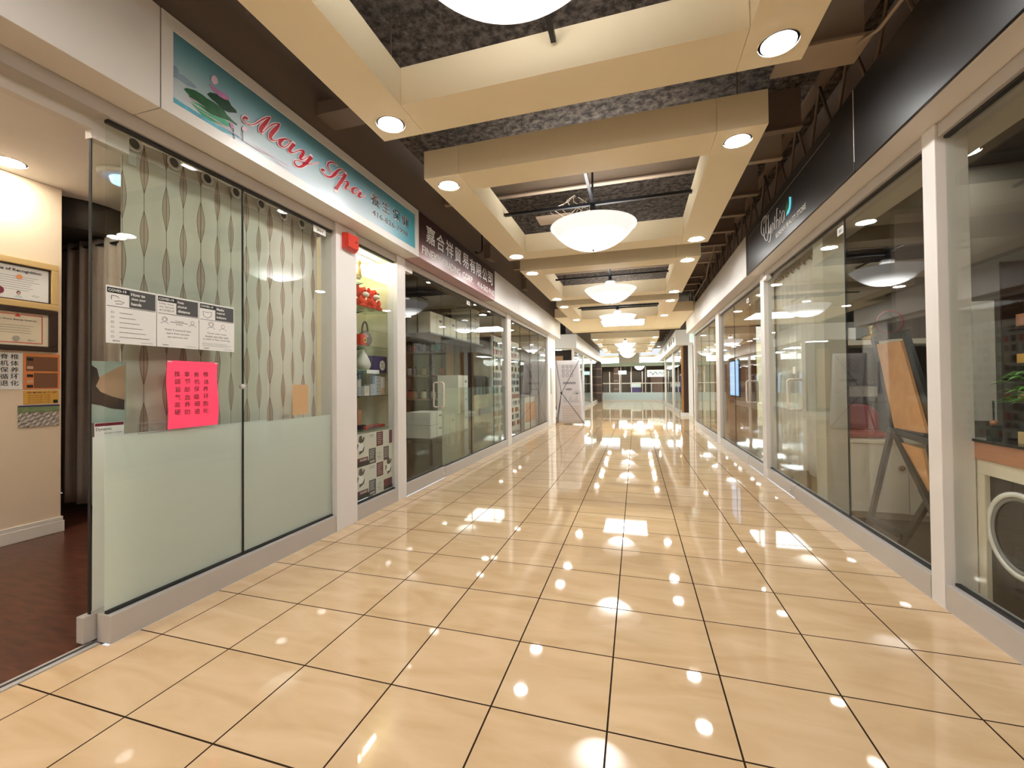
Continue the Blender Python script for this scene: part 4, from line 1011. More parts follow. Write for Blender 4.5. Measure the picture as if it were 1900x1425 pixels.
# ================================================================== fire alarm, number plates
t = thing('fire_alarm', 'red fire alarm box high on the wide pale pillar', 'fire alarm', (-0.145, 2.18, 2.51))
B = MB()
for a, b, c in ((2.09, 2.27, -0.12),):
    B.prismx([(2.10, 2.52), (2.26, 2.52), (2.26, 2.66), (2.10, 2.66)], -0.149, -0.135)
B2 = MB()
n = [(-0.135, 2.10, 2.51), (-0.135, 2.265, 2.51), (-0.135, 2.265, 2.665), (-0.135, 2.10, 2.665)]
f = [(-0.085, 2.108, 2.535), (-0.085, 2.258, 2.535), (-0.085, 2.258, 2.655), (-0.085, 2.108, 2.655)]
B2.face(f)
for i in range(4):
    j = (i + 1) % 4
    B2.face([n[i], n[j], f[j], f[i]])
B2.face(n[::-1])
obj('back_plate', B, M['firered'], t)
bd = obj('housing', B2, M['firered'], t, bevel=0.004)
obj('strobe_slot', MB().box(-0.086, -0.082, 2.12, 2.17, 2.60, 2.64), M['firered'], bd)
obj('sounder_hole', MB().disc((-0.084, 2.225, 2.60), 0.009, 'x', 16, 0.003), M['ink'], bd)


def plate(x, y0, y1, z0, z1, s, label, ax, d):
    t = thing('unit_number_plate', label, 'number plate', (x, (y0 + y1) / 2, z0), 'white unit number plates on the shop glass')
    obj('plate', MB().box(x, x + d * 0.003, y0, y1, z0, z1), M['white'], t)
    w = (y1 - y0) * 0.5
    ys = y0 + (y1 - y0) * 0.25 if ax is YP else y1 - (y1 - y0) * 0.25
    obj('number', put_text(MB(), s, (x + d * 0.0036, ys, z0 + (z1 - z0) * 0.28), ax, w, (z1 - z0) * 0.4, 0.02), M['ink'], t)


plate(-0.1945, 1.79, 1.94, 2.575, 2.63, '201', 'small white 201 plate on the spa window', YP, 1)
plate(-0.1945, 5.22, 5.36, 2.555, 2.62, '202', 'small white unit plate on the trading company window', YP, 1)
plate(4.0495, 3.09, 3.20, 2.52, 2.585, '301', 'small white unit plate on the beauty store window', YM, -1)
plate(4.0495, 6.27, 6.40, 2.50, 2.57, '302', 'small white unit plate on the far right window', YM, -1)

# ================================================================== notices on the spa glass
def poster(y0, y1, z0, z1, head, left, label, kind):
    x = -0.1945
    t = thing('health_notice', label, 'notice', (x, (y0 + y1) / 2, z0), 'three white health notices on the spa glass')
    obj('sheet', MB().box(x, x + 0.0008, y0, y1, z0, z1), M['white'], t)
    W, H = y1 - y0, z1 - z0
    X = x + 0.0012
    obj('header_block', MB().box(X, X + 0.0004, y0 + W * 0.44, y1 - W * 0.02, z1 - H * 0.34, z1 - H * 0.03), M['dgrey'], t)
    obj('header_tab', MB().box(X, X + 0.0004, y0 + W * 0.02, y0 + W * 0.44, z1 - H * 0.125, z1 - H * 0.03), M['ink'], t)
    obj('tab_text', put_text(MB(), 'COVID-19', (X + 0.0008, y0 + W * 0.04, z1 - H * 0.10), YP, W * 0.34, H * 0.045, 0.02), M['white'], t)
    for i, ln in enumerate(head):
        obj('headline', put_text(MB(), ln, (X + 0.0008, y0 + W * 0.475, z1 - H * (0.125 + 0.085 * i)), YP, None, H * 0.055, 0.025), M['white'], t)
    B = MB().box(X, X + 0.0004, y0 + W * 0.02, y1 - W * 0.02, z1 - H * 0.36, z1 - H * 0.352)
    def head_icon(cy, cz, r, hair):
        B.tube([(X, cy + r * math.cos(a), cz + r * math.sin(a)) for a in [k * PI / 8 for k in range(16)]], 0.0008, 4, True)
        B.tube([(X, cy + 2.0 * r * math.cos(a), cz - 2.4 * r + 1.1 * r * math.sin(a)) for a in [k * PI / 8 for k in range(9)]], 0.0008, 4)
        if hair: B.tube([(X, cy + 1.5 * r * math.cos(a), cz + 0.2 * r + 1.4 * r * math.sin(a)) for a in [-0.6 + k * 0.48 for k in range(10)]], 0.0008, 4)
    if kind == 0:
        B.tube([(X, y0 + W * 0.10, z1 - H * 0.24), (X, y0 + W * 0.10, z1 - H * 0.17), (X, y0 + W * 0.2, z1 - H * 0.17), (X, y0 + W * 0.24, z1 - H * 0.2)], 0.0012, 4)
        B.tube([(X, y0 + W * 0.16, z1 - H * 0.27), (X, y0 + W * 0.25, z1 - H * 0.25), (X, y0 + W * 0.34, z1 - H * 0.27), (X, y0 + W * 0.30, z1 - H * 0.30), (X, y0 + W * 0.18, z1 - H * 0.31)], 0.0012, 4)
        for i in range(6):
            z = z1 - H * (0.46 + 0.085 * i)
            B.tube([(X, y0 + W * 0.12 + 0.007 * math.cos(a), z + 0.005 * math.sin(a)) for a in [k * PI / 4 for k in range(8)]], 0.0006, 4, True)
            B.box(X, X + 0.0004, y0 + W * 0.25, y0 + W * (0.5 + 0.07 * i), z - 0.001, z + 0.001)
    elif kind == 1:
        for i, ln in enumerate(('Help Stop', 'the Spread', 'of COVID-19')):
            put_text(B, ln, (X, y0 + W * 0.05, z1 - H * (0.19 + 0.06 * i)), YP, W * 0.33, H * 0.04)
        head_icon(y0 + W * 0.17, z1 - H * 0.47, 0.010, True); head_icon(y0 + W * 0.84, z1 - H * 0.47, 0.010, False)
        B.box(X, X + 0.0004, y0 + W * 0.3, y0 + W * 0.72, z1 - H * 0.505, z1 - H * 0.497)
        put_text(B, '2 metres', (X, y0 + W * 0.42, z1 - H * 0.485), YP, W * 0.2, H * 0.03)
        put_text(B, '6 feet', (X, y0 + W * 0.44, z1 - H * 0.55), YP, W * 0.15, H * 0.03)
        for i, ln in enumerate(('Keep 2 metres/6 feet', 'apart from people', "you don't live with")):
            put_text(B, ln, (X, y0 + W * (0.18 + 0.03 * i), z1 - H * (0.68 + 0.07 * i)), YP, W * (0.62 - 0.07 * i), H * 0.045)
    else:
        B.tube([(X, y0 + W * 0.10, z1 - H * 0.19), (X, y0 + W * 0.22, z1 - H * 0.20), (X, y0 + W * 0.34, z1 - H * 0.18), (X, y0 + W * 0.32, z1 - H * 0.28), (X, y0 + W * 0.22, z1 - H * 0.32), (X, y0 + W * 0.12, z1 - H * 0.28)], 0.0012, 4, True)
        head_icon(y0 + W * 0.32, z1 - H * 0.45, 0.012, True); head_icon(y0 + W * 0.66, z1 - H * 0.46, 0.012, False)
        for i, ln in enumerate(('Cover your nose,', 'mouth and chin with', 'a mask or face covering.')):
            put_text(B, ln, (X, y0 + W * (0.22 - 0.06 * i), z1 - H * (0.66 + 0.065 * i)), YP, W * (0.55 + 0.11 * i), H * 0.045)
        lines(B, X, y0 + W * 0.08, y1 - W * 0.08, z1 - H * 0.92, z1 - H * 0.84, 3, 0.001)
    put_text(B, 'TORONTO', (X, y0 + W * 0.12, z0 + H * 0.03), YP, W * 0.14, H * 0.022, 0.03)
    lines(B, X, y0 + W * 0.68, y1 - W * 0.05, z0 + H * 0.03, z0 + H * 0.05, 1, 0.0012)
    obj('print', B, M['ink'], t)


poster(0.312, 0.553, 1.51, 1.805, ('How to', 'clean your', 'hands'), None, 'white notice headed How to clean your hands', 0)
poster(0.557, 0.798, 1.51, 1.805, ('Keep', 'physical', 'distance'), None, 'white notice headed Keep physical distance', 1)
poster(0.802, 1.043, 1.51, 1.805, ('Masks', 'required', 'indoors'), None, 'white notice headed Masks required indoors', 2)

t = thing('pink_poster', 'bright pink paper with four columns of handwritten Chinese characters', 'poster', (-0.194, 0.77, 1.04))
B = MB()
ys = [0.612, 0.68, 0.76, 0.84, 0.925]; n = 10
for i in range(len(ys) - 1):
    for j in range(n):
        za, zb = 1.04 + 0.395 * j / n, 1.04 + 0.395 * (j + 1) / n
        wob = lambda y, z: (-0.1935 + 0.0015 * math.sin(z * 20 + y * 9), y + 0.006 * math.sin((z - 1.04) * 16), z)
        B.face([wob(ys[i], za), wob(ys[i + 1], za), wob(ys[i + 1], zb), wob(ys[i], zb)])
obj('sheet', B, M['pink'], t, solid=0.0006)
B = MB()
for r, row in enumerate(('推拿脊椎', '调节机体', '盲部保养', '气血循环', '滋养细胞', '硬防退化')):
    for c, ch in enumerate(row):
        put_text(B, ch, (-0.1905, 0.652 + c * 0.058 + random.uniform(-.003, .003), 1.342 - r * 0.045 + random.uniform(-.002, .002)), YP, 0.034, 0.032, 0.0)
obj('handwriting', B, M['ink'], t)
for y in (0.625, 0.912):
    obj('tape_piece', MB().box(-0.1905, -0.190, y - 0.012, y + 0.012, 1.425, 1.432), M['offwhite'], t)

tag(obj('lock_knob', MB().lathe([(0.006, -0.02), (0.016, -0.018), (0.018, 0.0), (0.012, 0.01)], (-0.185, 1.105, 1.28), 20, 'x'), M['satin']), 'small round chrome lock on the joint of the spa window', 'lock')

t = thing('face_massage_poster', 'poster of a head massage seen through the glass leaf', 'poster', (-0.298, 0.40, 1.10))
obj('sheet', MB().box(-0.300, -0.298, 0.305, 0.47, 1.10, 1.42), M['aqua'], t)
obj('face_print', MB().prismx([(0.33, 1.30), (0.345, 1.335), (0.38, 1.36), (0.43, 1.39), (0.465, 1.41), (0.465, 1.20), (0.42, 1.215), (0.38, 1.24), (0.345, 1.265)], -0.298, -0.2975), M['skin'], t)
obj('hair_print', MB().prismx([(0.308, 1.40), (0.335, 1.38), (0.345, 1.33), (0.330, 1.29), (0.35, 1.26), (0.40, 1.235), (0.46, 1.215), (0.46, 1.16), (0.40, 1.17), (0.35, 1.19), (0.308, 1.20)], -0.2975, -0.297), M['hair'], t)
t = thing('security_sticker', 'small Dynamic security systems sticker with maroon top strip', 'sticker', (-0.2765, 0.375, 1.03))
obj('sheet', MB().box(-0.2770, -0.2762, 0.312, 0.445, 1.03, 1.10), M['white'], t)
obj('strip', MB().box(-0.2761, -0.2758, 0.314, 0.443, 1.082, 1.098), M['maroonstrip'], t)
obj('brand_text', put_text(MB(), 'Dynamic', (-0.2758, 0.318, 1.055), YP, 0.07, 0.020, 0.01), M['ink'], t)
obj('small_text', put_text(MB(), 'SECURITY SYSTEMS', (-0.2758, 0.355, 1.040), YP, 0.082, 0.008), M['ink'], t)
t = thing('window_sticker', 'faded grey outlined window sticker above the frosted film', 'sticker', (-0.1945, 0.54, 1.03))
B = MB().box(-0.1948, -0.1944, 0.46, 0.62, 1.030, 1.033).box(-0.1948, -0.1944, 0.46, 0.62, 1.085, 1.088).box(-0.1948, -0.1944, 0.46, 0.463, 1.033, 1.085).box(-0.1948, -0.1944, 0.617, 0.62, 1.033, 1.085)
obj('border', B, M['grey'], t)
obj('text', put_text(MB(), 'COUNTY POINT', (-0.1944, 0.475, 1.050), YP, 0.13, 0.017), M['grey'], t)
tag(obj('orange_note', MB().box(-0.216, -0.2155, 1.58, 1.75, 1.05, 1.29), mat('pale_orange_paper', (0.80, 0.48, 0.26), 0.6)), 'pale orange sheet behind the right pane of the spa window', 'paper')

# ================================================================== spa interior
struct('floor_spa', MB().box(-6.9, -0.277, -5.5, 2.3, -0.04, 0.0), M['spawood'], 'reddish brown wood floor inside the spa', 'floor', origin=(0, 0, 0))
struct('ceiling_spa', MB().box(-6.9, -0.42, -5.5, 2.3, 3.08, 3.14), M['spaceil'], 'white ceiling inside the spa', 'ceiling')
struct('wall_spa_left', MB().box(-2.72, -2.58, -5.5, 1.375, 0, 3.08), M['spawall'], 'beige spa wall hung with certificates', 'wall', bevel=0.006)
struct('wall_spa_back', MB().box(-6.9, -0.3, 2.32, 2.40, 0, 3.08), M['brownwall'], 'dark partition at the back of the spa', 'wall')
B = MB().box(-2.58, -2.562, -5.5, 1.39, 0, 0.10).box(-2.58, -2.568, -5.5, 1.385, 0.10, 0.135).box(-2.72, -2.56, 1.375, 1.392, 0, 0.10)
struct('baseboard_left', B, M['skirt'], 'white moulded baseboard along the spa wall', 'baseboard', bevel=0.004)
B = MB()
B.lathe([(0.42, 2.80), (0.42, 3.079)], (-3.05, 1.75, 0), 40)
struct('trim_50', B, M['darkroom'], 'dark rounded bulkhead over the inner spa curtain', 'bulkhead')


def drape(name, parent, m, p0, p1, z0, z1, waves, amp, n=140, solid=0.003, hem=None, nz=14, gather=0.0):
    """a hanging cloth between two floor points with vertical folds"""
    B = MB()
    p0 = Vector(p0); p1 = Vector(p1); d = (p1 - p0); nrm = Vector((-d.y, d.x)).normalized()
    V = []
    for j in range(nz + 1):
        row = []
        for i in range(n + 1):
            u = i / n
            a = amp * (0.55 + 0.45 * (1 - j / nz)) * (math.sin(u * waves * 2 * PI) + 0.35 * math.sin(u * waves * 4.3 * PI + 1.1))
            q = p0 + d * u + nrm * a
            zl = z0 + (hem(u) if hem else 0)
            row.append((q.x, q.y, zl + (z1 - zl) * j / nz))
        V.append(row)
    base = len(B.v)
    for row in V: B.v += row
    for j in range(nz):
        for i in range(n):
            a = base + j * (n + 1) + i
            B.f.append((a, a + 1, a + n + 2, a + n + 1)); B.sm.append(True)
    return obj(name, B, m, parent, solid=solid)


t = thing('window_curtain', 'sheer linen curtain with columns of brown leaf shapes behind the spa window', 'curtain', (-0.33, 0.5335, 0.135))
drape('cloth', t, M['linen'], (-0.342, 0.47), (-0.342, 2.0), 0.04, 2.69, 5, 0.013, 220, 0.0015)
for i, y in enumerate((0.52, 0.74, 0.955, 1.17, 1.385, 1.60, 1.80)):
    g = obj('grommet', MB().lathe([(0.036, 0.0), (0.044, 0.004), (0.041, 0.010), (0.030, 0.010), (0.026, 0.002)], (-0.322, y, 2.655), 28, 'x', caps=False), M['satin'], t)
    obj('eyelet', MB().disc((-0.319, y, 2.655), 0.027, 'x', 24, 0.002), M['dgrey'], g)
obj('top_hem', MB().box(-0.322, -0.3215, 0.47, 2.0, 2.585, 2.588), M['drape'], t)
tag(obj('price_tag', MB().box(-0.318, -0.316, 0.49, 0.53, 2.53, 2.60), M['white']), 'small white tag pinned under the first curtain ring', 'tag')
tag(obj('curtain_rod', MB().tube([(-0.375, 0.47, 2.655), (-0.375, 2.01, 2.655)], 0.010, 10), M['alulite']), 'thin metal rod through the curtain rings', 'curtain rod')
t = thing('inner_curtain', 'heavy taupe curtain hanging inside the spa beyond the certificates', 'curtain', (-2.9, 1.75, 0.1))
drape('cloth', t, M['drape'], (-3.36, 1.78), (-2.05, 1.78), 0.11, 2.78, 7, 0.035, 160, 0.004)
obj('curtain_rail', MB().tube([(-3.45, 1.78, 2.72), (-1.9, 1.78, 2.72)], 0.014, 10), M['blackmetal'], t)


def spad(x, y, label):
    return downlight(x, y, label, 3.08, 0.09, 'spal', 'downlights in the white spa ceiling')


spad(-2.37, 0.93, 'downlight in the spa ceiling above the certificates')
spad(-1.3, 1.5, 'downlight in the spa ceiling behind the sliding glass leaf')
spad(-1.3, -0.6, 'downlight in the spa ceiling near the doorway')
tag(obj('ceiling_light_panel', MB().box(-2.4, -1.6, -3.6, -2.8, 3.06, 3.079), M['spafill']), 'unseen square light panel added to brighten the spa, beside the viewer', 'ceiling light')  # out of view, added to lift the spa wall and ceiling
t = thing('reflection_lamp', 'round glowing lamp shape standing in for a reflection in the spa glass', 'stand-in lamp', (-1.9, 1.35, 3.02))  # lamp shape standing in for a bluish reflection in the glass
obj('ceiling_plate', MB().lathe([(0.16, 3.04), (0.17, 3.078)], (-1.75, 1.35, 0), 32), M['white'], t)
obj('diffuser', MB().lathe([(0.04, 2.99), (0.08, 3.0), (0.09, 3.04)], (-1.75, 1.35, 0), 32), M['blueglow'], t)

X = -2.578
t = thing('gilt_framed_certificate', 'certificate of recognition in a broad gilt frame on the spa wall', 'framed certificate', (X, 1.06, 1.97))
B = MB()
a0, a1, b0, b1 = 0.75, 1.338, 1.965, 2.375
for (c0, c1, e0, e1) in ((a0, a1, b0, b0 + 0.055), (a0, a1, b1 - 0.055, b1), (a0, a0 + 0.05, b0 + 0.055, b1 - 0.055), (a1 - 0.05, a1, b0 + 0.055, b1 - 0.055)):
    B.box(X, X + 0.03, c0, c1, e0, e1)
obj('frame', B, M['gold'], t, bevel=0.006)
obj('inner_lip', MB().box(X + 0.004, X + 0.016, a0 + 0.05, a1 - 0.05, b0 + 0.055, b0 + 0.065).box(X + 0.004, X + 0.016, a0 + 0.05, a1 - 0.05, b1 - 0.065, b1 - 0.055).box(X + 0.004, X + 0.016, a1 - 0.06, a1 - 0.05, b0 + 0.06, b1 - 0.06), M['darkwood'], t)
obj('sheet', MB().box(X, X + 0.005, a0 + 0.04, a1 - 0.04, b0 + 0.05, b1 - 0.05), M['white'], t)
B = put_text(MB(), 'Certificate of Recognition', (X + 0.006, 0.83, 2.255), YP, 0.40, 0.030, 0.03)
lines(B, X + 0.006, 0.90, 1.22, 2.10, 2.23, 7, 0.002)
B.tube([(X + 0.006, 1.17, 2.07), (X + 0.006, 1.185, 2.08), (X + 0.006, 1.195, 2.065), (X + 0.006, 1.215, 2.075)], 0.0012, 4)
obj('print', B, M['ink'], t)
obj('seal', MB().disc((X + 0.007, 0.965, 2.09), 0.032, 'x', 24, 0.002), M['maroonstrip'], t)
obj('crest', MB().disc((X + 0.007, 1.09, 2.22), 0.018, 'x', 24, 0.002), M['orange'], t)
B = MB().ball((X + 0.006, 1.085, 2.085), (0.002, 0.013, 0.017)); obj('portrait_hair', B, M['hair'], t)
obj('portrait_face', MB().ball((X + 0.008, 1.085, 2.078), (0.002, 0.010, 0.013)), M['skin'], t)
obj('portrait_shirt', MB().prismx([(1.06, 2.045), (1.11, 2.045), (1.10, 2.062), (1.07, 2.062)], X + 0.006, X + 0.008), M['paleblue'], t)
t = thing('dark_framed_certificate', 'cream diploma with red border line in a dark wood frame', 'framed certificate', (X, 1.06, 1.60))
B = MB()
a0, a1, b0, b1 = 0.72, 1.338, 1.60, 1.962
for (c0, c1, e0, e1) in ((a0, a1, b0, b0 + 0.045), (a0, a1, b1 - 0.04, b1), (a0, a0 + 0.06, b0 + 0.045, b1 - 0.04), (a1 - 0.06, a1, b0 + 0.045, b1 - 0.04)):
    B.box(X, X + 0.025, c0, c1, e0, e1)
obj('frame', B, M['darkwood'], t, bevel=0.004)
obj('sheet', MB().box(X, X + 0.005, a0 + 0.05, a1 - 0.05, b0 + 0.04, b1 - 0.035), M['ivory'], t)
B = MB().box(X + 0.005, X + 0.006, 0.85, 1.24, 1.665, 1.671).box(X + 0.005, X + 0.006, 0.85, 1.24, 1.90, 1.906).box(X + 0.005, X + 0.006, 1.234, 1.24, 1.671, 1.90)
obj('red_border', B, M['firered'], t)
B = put_text(MB(), 'Jenny Wong Beauty Institute', (X + 0.006, 0.93, 1.85), YP, 0.27, 0.016, 0.02)
lines(B, X + 0.006, 0.95, 1.20, 1.74, 1.82, 4, 0.002)
B.tube([(X + 0.007, 1.14, 1.69), (X + 0.007, 1.16, 1.70), (X + 0.007, 1.15, 1.685), (X + 0.007, 1.19, 1.695)], 0.001, 4)
obj('print', B, M['ink'], t)
obj('silver_seal', MB().disc((X + 0.007, 1.07, 1.70), 0.024, 'x', 24, 0.002), M['silver'], t)
obj('emblem', MB().prismx([(1.06, 1.885), (1.08, 1.915), (1.10, 1.885)], X + 0.0062, X + 0.007), M['firered'], t)
t = thing('character_notice', 'white sheet with rows of large black Chinese characters under the diploma', 'notice', (X, 1.0, 1.28))
obj('sheet', MB().box(X, X + 0.003, 0.78, 1.112, 1.275, 1.58), M['white'], t)
B = MB()
for r, row in enumerate(('拿脊椎', '节机体', '部保养', '血循环', '防退化')):
    for c, ch in enumerate(row):
        put_text(B, ch, (X + 0.004, 0.915 + c * 0.062, 1.525 - r * 0.055), YP, 0.050, 0.045, 0.01)
obj('characters', B, M['ink'], t)
t = thing('orange_leaflet', 'orange leaflet with brown text blocks beside the character notice', 'leaflet', (X, 1.24, 1.28))
obj('sheet', MB().box(X, X + 0.003, 1.12, 1.36, 1.275, 1.58), M['orange'], t)
obj('text_block', MB().box(X + 0.003, X + 0.004, 1.135, 1.345, 1.43, 1.555), M['brownprint'], t)
obj('text_block', MB().box(X + 0.003, X + 0.004, 1.185, 1.345, 1.285, 1.415), M['brownprint'], t)
for i, z in enumerate((1.53, 1.46, 1.39, 1.34, 1.30)):
    obj('picture', MB().box(X + 0.004, X + 0.005, 1.14, 1.18, z - 0.012, z + 0.012), M['ink' if i % 2 == 0 else 'skin'], t)
t = thing('yellow_leaflet', 'yellow leaflet with rows of Chinese print under the orange one', 'leaflet', (X, 1.24, 1.15))
obj('sheet', MB().box(X, X + 0.003, 1.12, 1.352, 1.148, 1.262), M['yellow'], t)
B = put_text(MB(), '推拿养生保健', (X + 0.004, 1.14, 1.238), YP, 0.20, 0.016, 0.02)
for i in range(4): put_text(B, '调节机体气血', (X + 0.004, 1.145, 1.215 - i * 0.019), YP, 0.15, 0.012)
obj('print', B, M['brownprint'], t)
obj('picture', MB().box(X + 0.003, X + 0.0045, 1.315, 1.345, 1.152, 1.18), M['ink'], t)
t = thing('crumpled_leaflet', 'crumpled silver leaflet with a green landscape strip, lowest on the spa wall', 'leaflet', (X, 1.22, 0.95))
B = MB(); ny = 12
for i in range(ny):
    for j in range(6):
        f_ = lambda a, b: (X + 0.006 + 0.004 * math.sin(a * 1.9 + b * 2.3) + 0.003 * math.sin(a * 3.1), 1.085 + 0.27 * a / ny, 0.952 + 0.125 * b / 6)
        B.face([f_(i, j), f_(i + 1, j), f_(i + 1, j + 1), f_(i, j + 1)])
obj('sheet', B, M['silver'], t, solid=0.001)
obj('landscape_strip', MB().box(X, X + 0.012, 1.085, 1.355, 1.08, 1.125), M['mosspic'], t)
obj('top_strip', MB().box(X, X + 0.0125, 1.085, 1.355, 1.125, 1.137), M['navy'], t)

# ================================================================== display window (lit niche) contents
struct('wall_niche', MB().box(-0.70, -0.66, 2.31, 3.23, 0, 2.73).box(-0.66, -0.225, 3.20, 3.23, 0, 2.73).box(-0.66, -0.32, 2.31, 2.34, 0, 2.73), M['showwall'], 'cream back and sides of the lit display window', 'wall')
struct('ceiling_niche', MB().box(-0.66, -0.26, 2.34, 3.20, 2.70, 2.73), M['showwall'], 'cream top of the lit display window', 'ceiling')
for i, y in enumerate((2.62, 2.92)):
    tag(obj('wall_seam', MB().box(-0.6595, -0.655, y, y + 0.012, 0.1, 2.70), M['alu']), 'thin slotted upright on the back of the display window, %s one' % ('left' if i == 0 else 'right'), 'shelf upright')
t = thing('niche_lamp', 'slim tube lamp at the top of the display window', 'lamp', (-0.45, 2.75, 2.67))
obj('tube', MB().tube([(-0.50, 2.45, 2.675), (-0.50, 3.10, 2.675)], 0.012, 10), M['tube'], t)
obj('housing', MB().box(-0.53, -0.47, 2.42, 3.13, 2.688, 2.70), M['white'], t)
SH = [(2.42, 'top'), (2.11, 'second'), (1.70, 'third'), (1.42, 'fourth'), (1.17, 'fifth'), (0.81, 'lowest')]
for z, nm in SH:
    t = thing('glass_shelf', 'clear glass shelf in the display window, the %s one' % nm, 'shelf', (-0.45, 2.8, z - 0.008), 'glass shelves of the display window')
    obj('shelf_board', MB().box(-0.64, -0.34, 2.36, 3.18, z - 0.008, z), M['shelfglass'], t)
    for y in (2.63, 2.93): obj('bracket', MB().prismy([(-0.655, z - 0.010), (-0.50, z - 0.010), (-0.655, z - 0.04)], y - 0.004, y + 0.004), M['ink'], t)


def cuboid(name, label, cat, x0, x1, y0, y1, z0, z1, m, group=None, deco=None):
    t = thing(name, label, cat, ((x0 + x1) / 2, (y0 + y1) / 2, z0), group)
    obj('carton', MB().box(x0, x1, y0, y1, z0, z1), M[m], t, bevel=0.002)
    if deco: deco(t)
    return t


# second shelf: two wrapped plush toys
def plush(y, x, z, s, label, body, belly):
    t = thing('plush_toy', label, 'plush toy', (x, y, z))
    b = obj('body', MB().ball((x, y, z + 0.055 * s), (0.055 * s, 0.06 * s, 0.06 * s), 18, 12), M[body], t)
    obj('head', MB().ball((x + 0.01, y, z + 0.15 * s), (0.055 * s, 0.065 * s, 0.055 * s), 18, 12), M[body], t)
    obj('muzzle', MB().ball((x + 0.05 * s, y, z + 0.135 * s), (0.03 * s, 0.045 * s, 0.025 * s), 14, 10), M[belly], t)
    for sy in (-1, 1):
        obj('ear', MB().ball((x, y + sy * 0.05 * s, z + 0.195 * s), (0.015 * s, 0.02 * s, 0.025 * s), 12, 8), M[body], t)
        obj('eye', MB().ball((x + 0.06 * s, y + sy * 0.022 * s, z + 0.165 * s), 0.008 * s, 10, 8), M['ink'], t)
        obj('paw', MB().ball((x + 0.05 * s, y + sy * 0.045 * s, z + 0.022 * s), (0.035 * s, 0.022 * s, 0.022 * s), 12, 8), M[body], t)
        obj('arm', MB().ball((x + 0.04 * s, y + sy * 0.06 * s, z + 0.08 * s), (0.02 * s, 0.018 * s, 0.035 * s), 12, 8), M[body], t)
    return t


plush(3.02, -0.46, 2.11, 1.15, 'red and white plush toy at the right of the second display shelf', 'plushred', 'plushwhite')
plush(2.85, -0.48, 2.11, 1.15, 'wrapped red and white plush toy at the left of the second display shelf', 'plushred', 'plushwhite')
cuboid('gift_tray', 'dark flat tray under the wrapped plush toy', 'tray', -0.60, -0.50, 2.70, 2.90, 2.111, 2.14, 'ink')
t = thing('tassel_ornament', 'pale gold hanging tassel ornament on the top display shelf', 'ornament', (-0.47, 2.78, 2.42))
obj('tassel', MB().lathe([(0.012, 0.0), (0.03, 0.02), (0.022, 0.12), (0.012, 0.15), (0.028, 0.17), (0.02, 0.2), (0.004, 0.25)], (-0.47, 2.80, 2.42), 18), M['goldfoil'], t)
obj('knot', MB().ball((-0.47, 2.80, 2.60), (0.02, 0.028, 0.028)), M['yellow'], t)
t = thing('cap', 'white cap with black crown on the top display shelf', 'cap', (-0.47, 2.76, 2.42))
obj('crown', MB().ball((-0.55, 2.72, 2.455), (0.06, 0.06, 0.045)), M['ink'], t)
obj('brim', MB().ball((-0.50, 2.74, 2.428), (0.08, 0.07, 0.008)), M['offwhite'], t)
# third shelf
t = thing('handbag', 'dark handbag in crinkled clear wrapping on the third display shelf', 'handbag', (-0.48, 2.90, 1.70))
obj('body', MB().ball((-0.48, 2.92, 1.79), (0.06, 0.10, 0.09), 20, 12), M['wrap'], t)
obj('strap', MB().tube([(-0.48, 2.92 - 0.055 * math.cos(a), 1.85 + 0.13 * math.sin(a)) for a in [k * PI / 12 for k in range(13)]], 0.009, 8), M['hair'], t)
cuboid('red_gift_box', 'small red patterned box left of the wrapped handbag', 'box', -0.45, -0.38, 2.70, 2.80, 1.701, 1.82, 'firered', deco=lambda t: (obj('round_mark', MB().disc((-0.378, 2.77, 1.76), 0.03, 'x', 20, 0.003), M['yellow'], t), obj('dark_dot', MB().disc((-0.376, 2.77, 1.76), 0.014, 'x', 16, 0.003), M['ink'], t)))
# fourth shelf
t = thing('teardrop_diffuser', 'white teardrop shaped humidifier beside the navy box', 'humidifier', (-0.42, 2.80, 1.42))
obj('shell', MB().lathe([(0.055, 0.03), (0.075, 0.06), (0.078, 0.09), (0.06, 0.14), (0.030, 0.20), (0.010, 0.235), (0.003, 0.24)], (-0.42, 2.80, 1.42), 28), M['offwhite'], t)
obj('base', MB().lathe([(0.06, 0.0), (0.07, 0.008), (0.07, 0.03), (0.055, 0.032)], (-0.42, 2.80, 1.42), 28), M['mosspic'], t)
def navy_deco(t):
    obj('round_label', MB().disc((-0.347, 3.05, 1.50), 0.055, 'x', 28, 0.002), M['offwhite'], t)
    B = MB(); lines(B, -0.3455, 3.02, 3.08, 1.505, 1.525, 2, 0.004); lines(B, -0.3455, 3.02, 3.08, 1.475, 1.495, 2, 0.003)
    obj('label_text', B, M['dgrey'], t)
cuboid('navy_gift_box', 'navy blue box with a round white label on the fourth display shelf', 'box', -0.50, -0.348, 2.88, 3.14, 1.421, 1.60, 'navy', deco=navy_deco)
cuboid('white_tray', 'shallow white tray under the teardrop humidifier', 'tray', -0.345, -0.335, 2.74, 2.97, 1.405, 1.445, 'white')
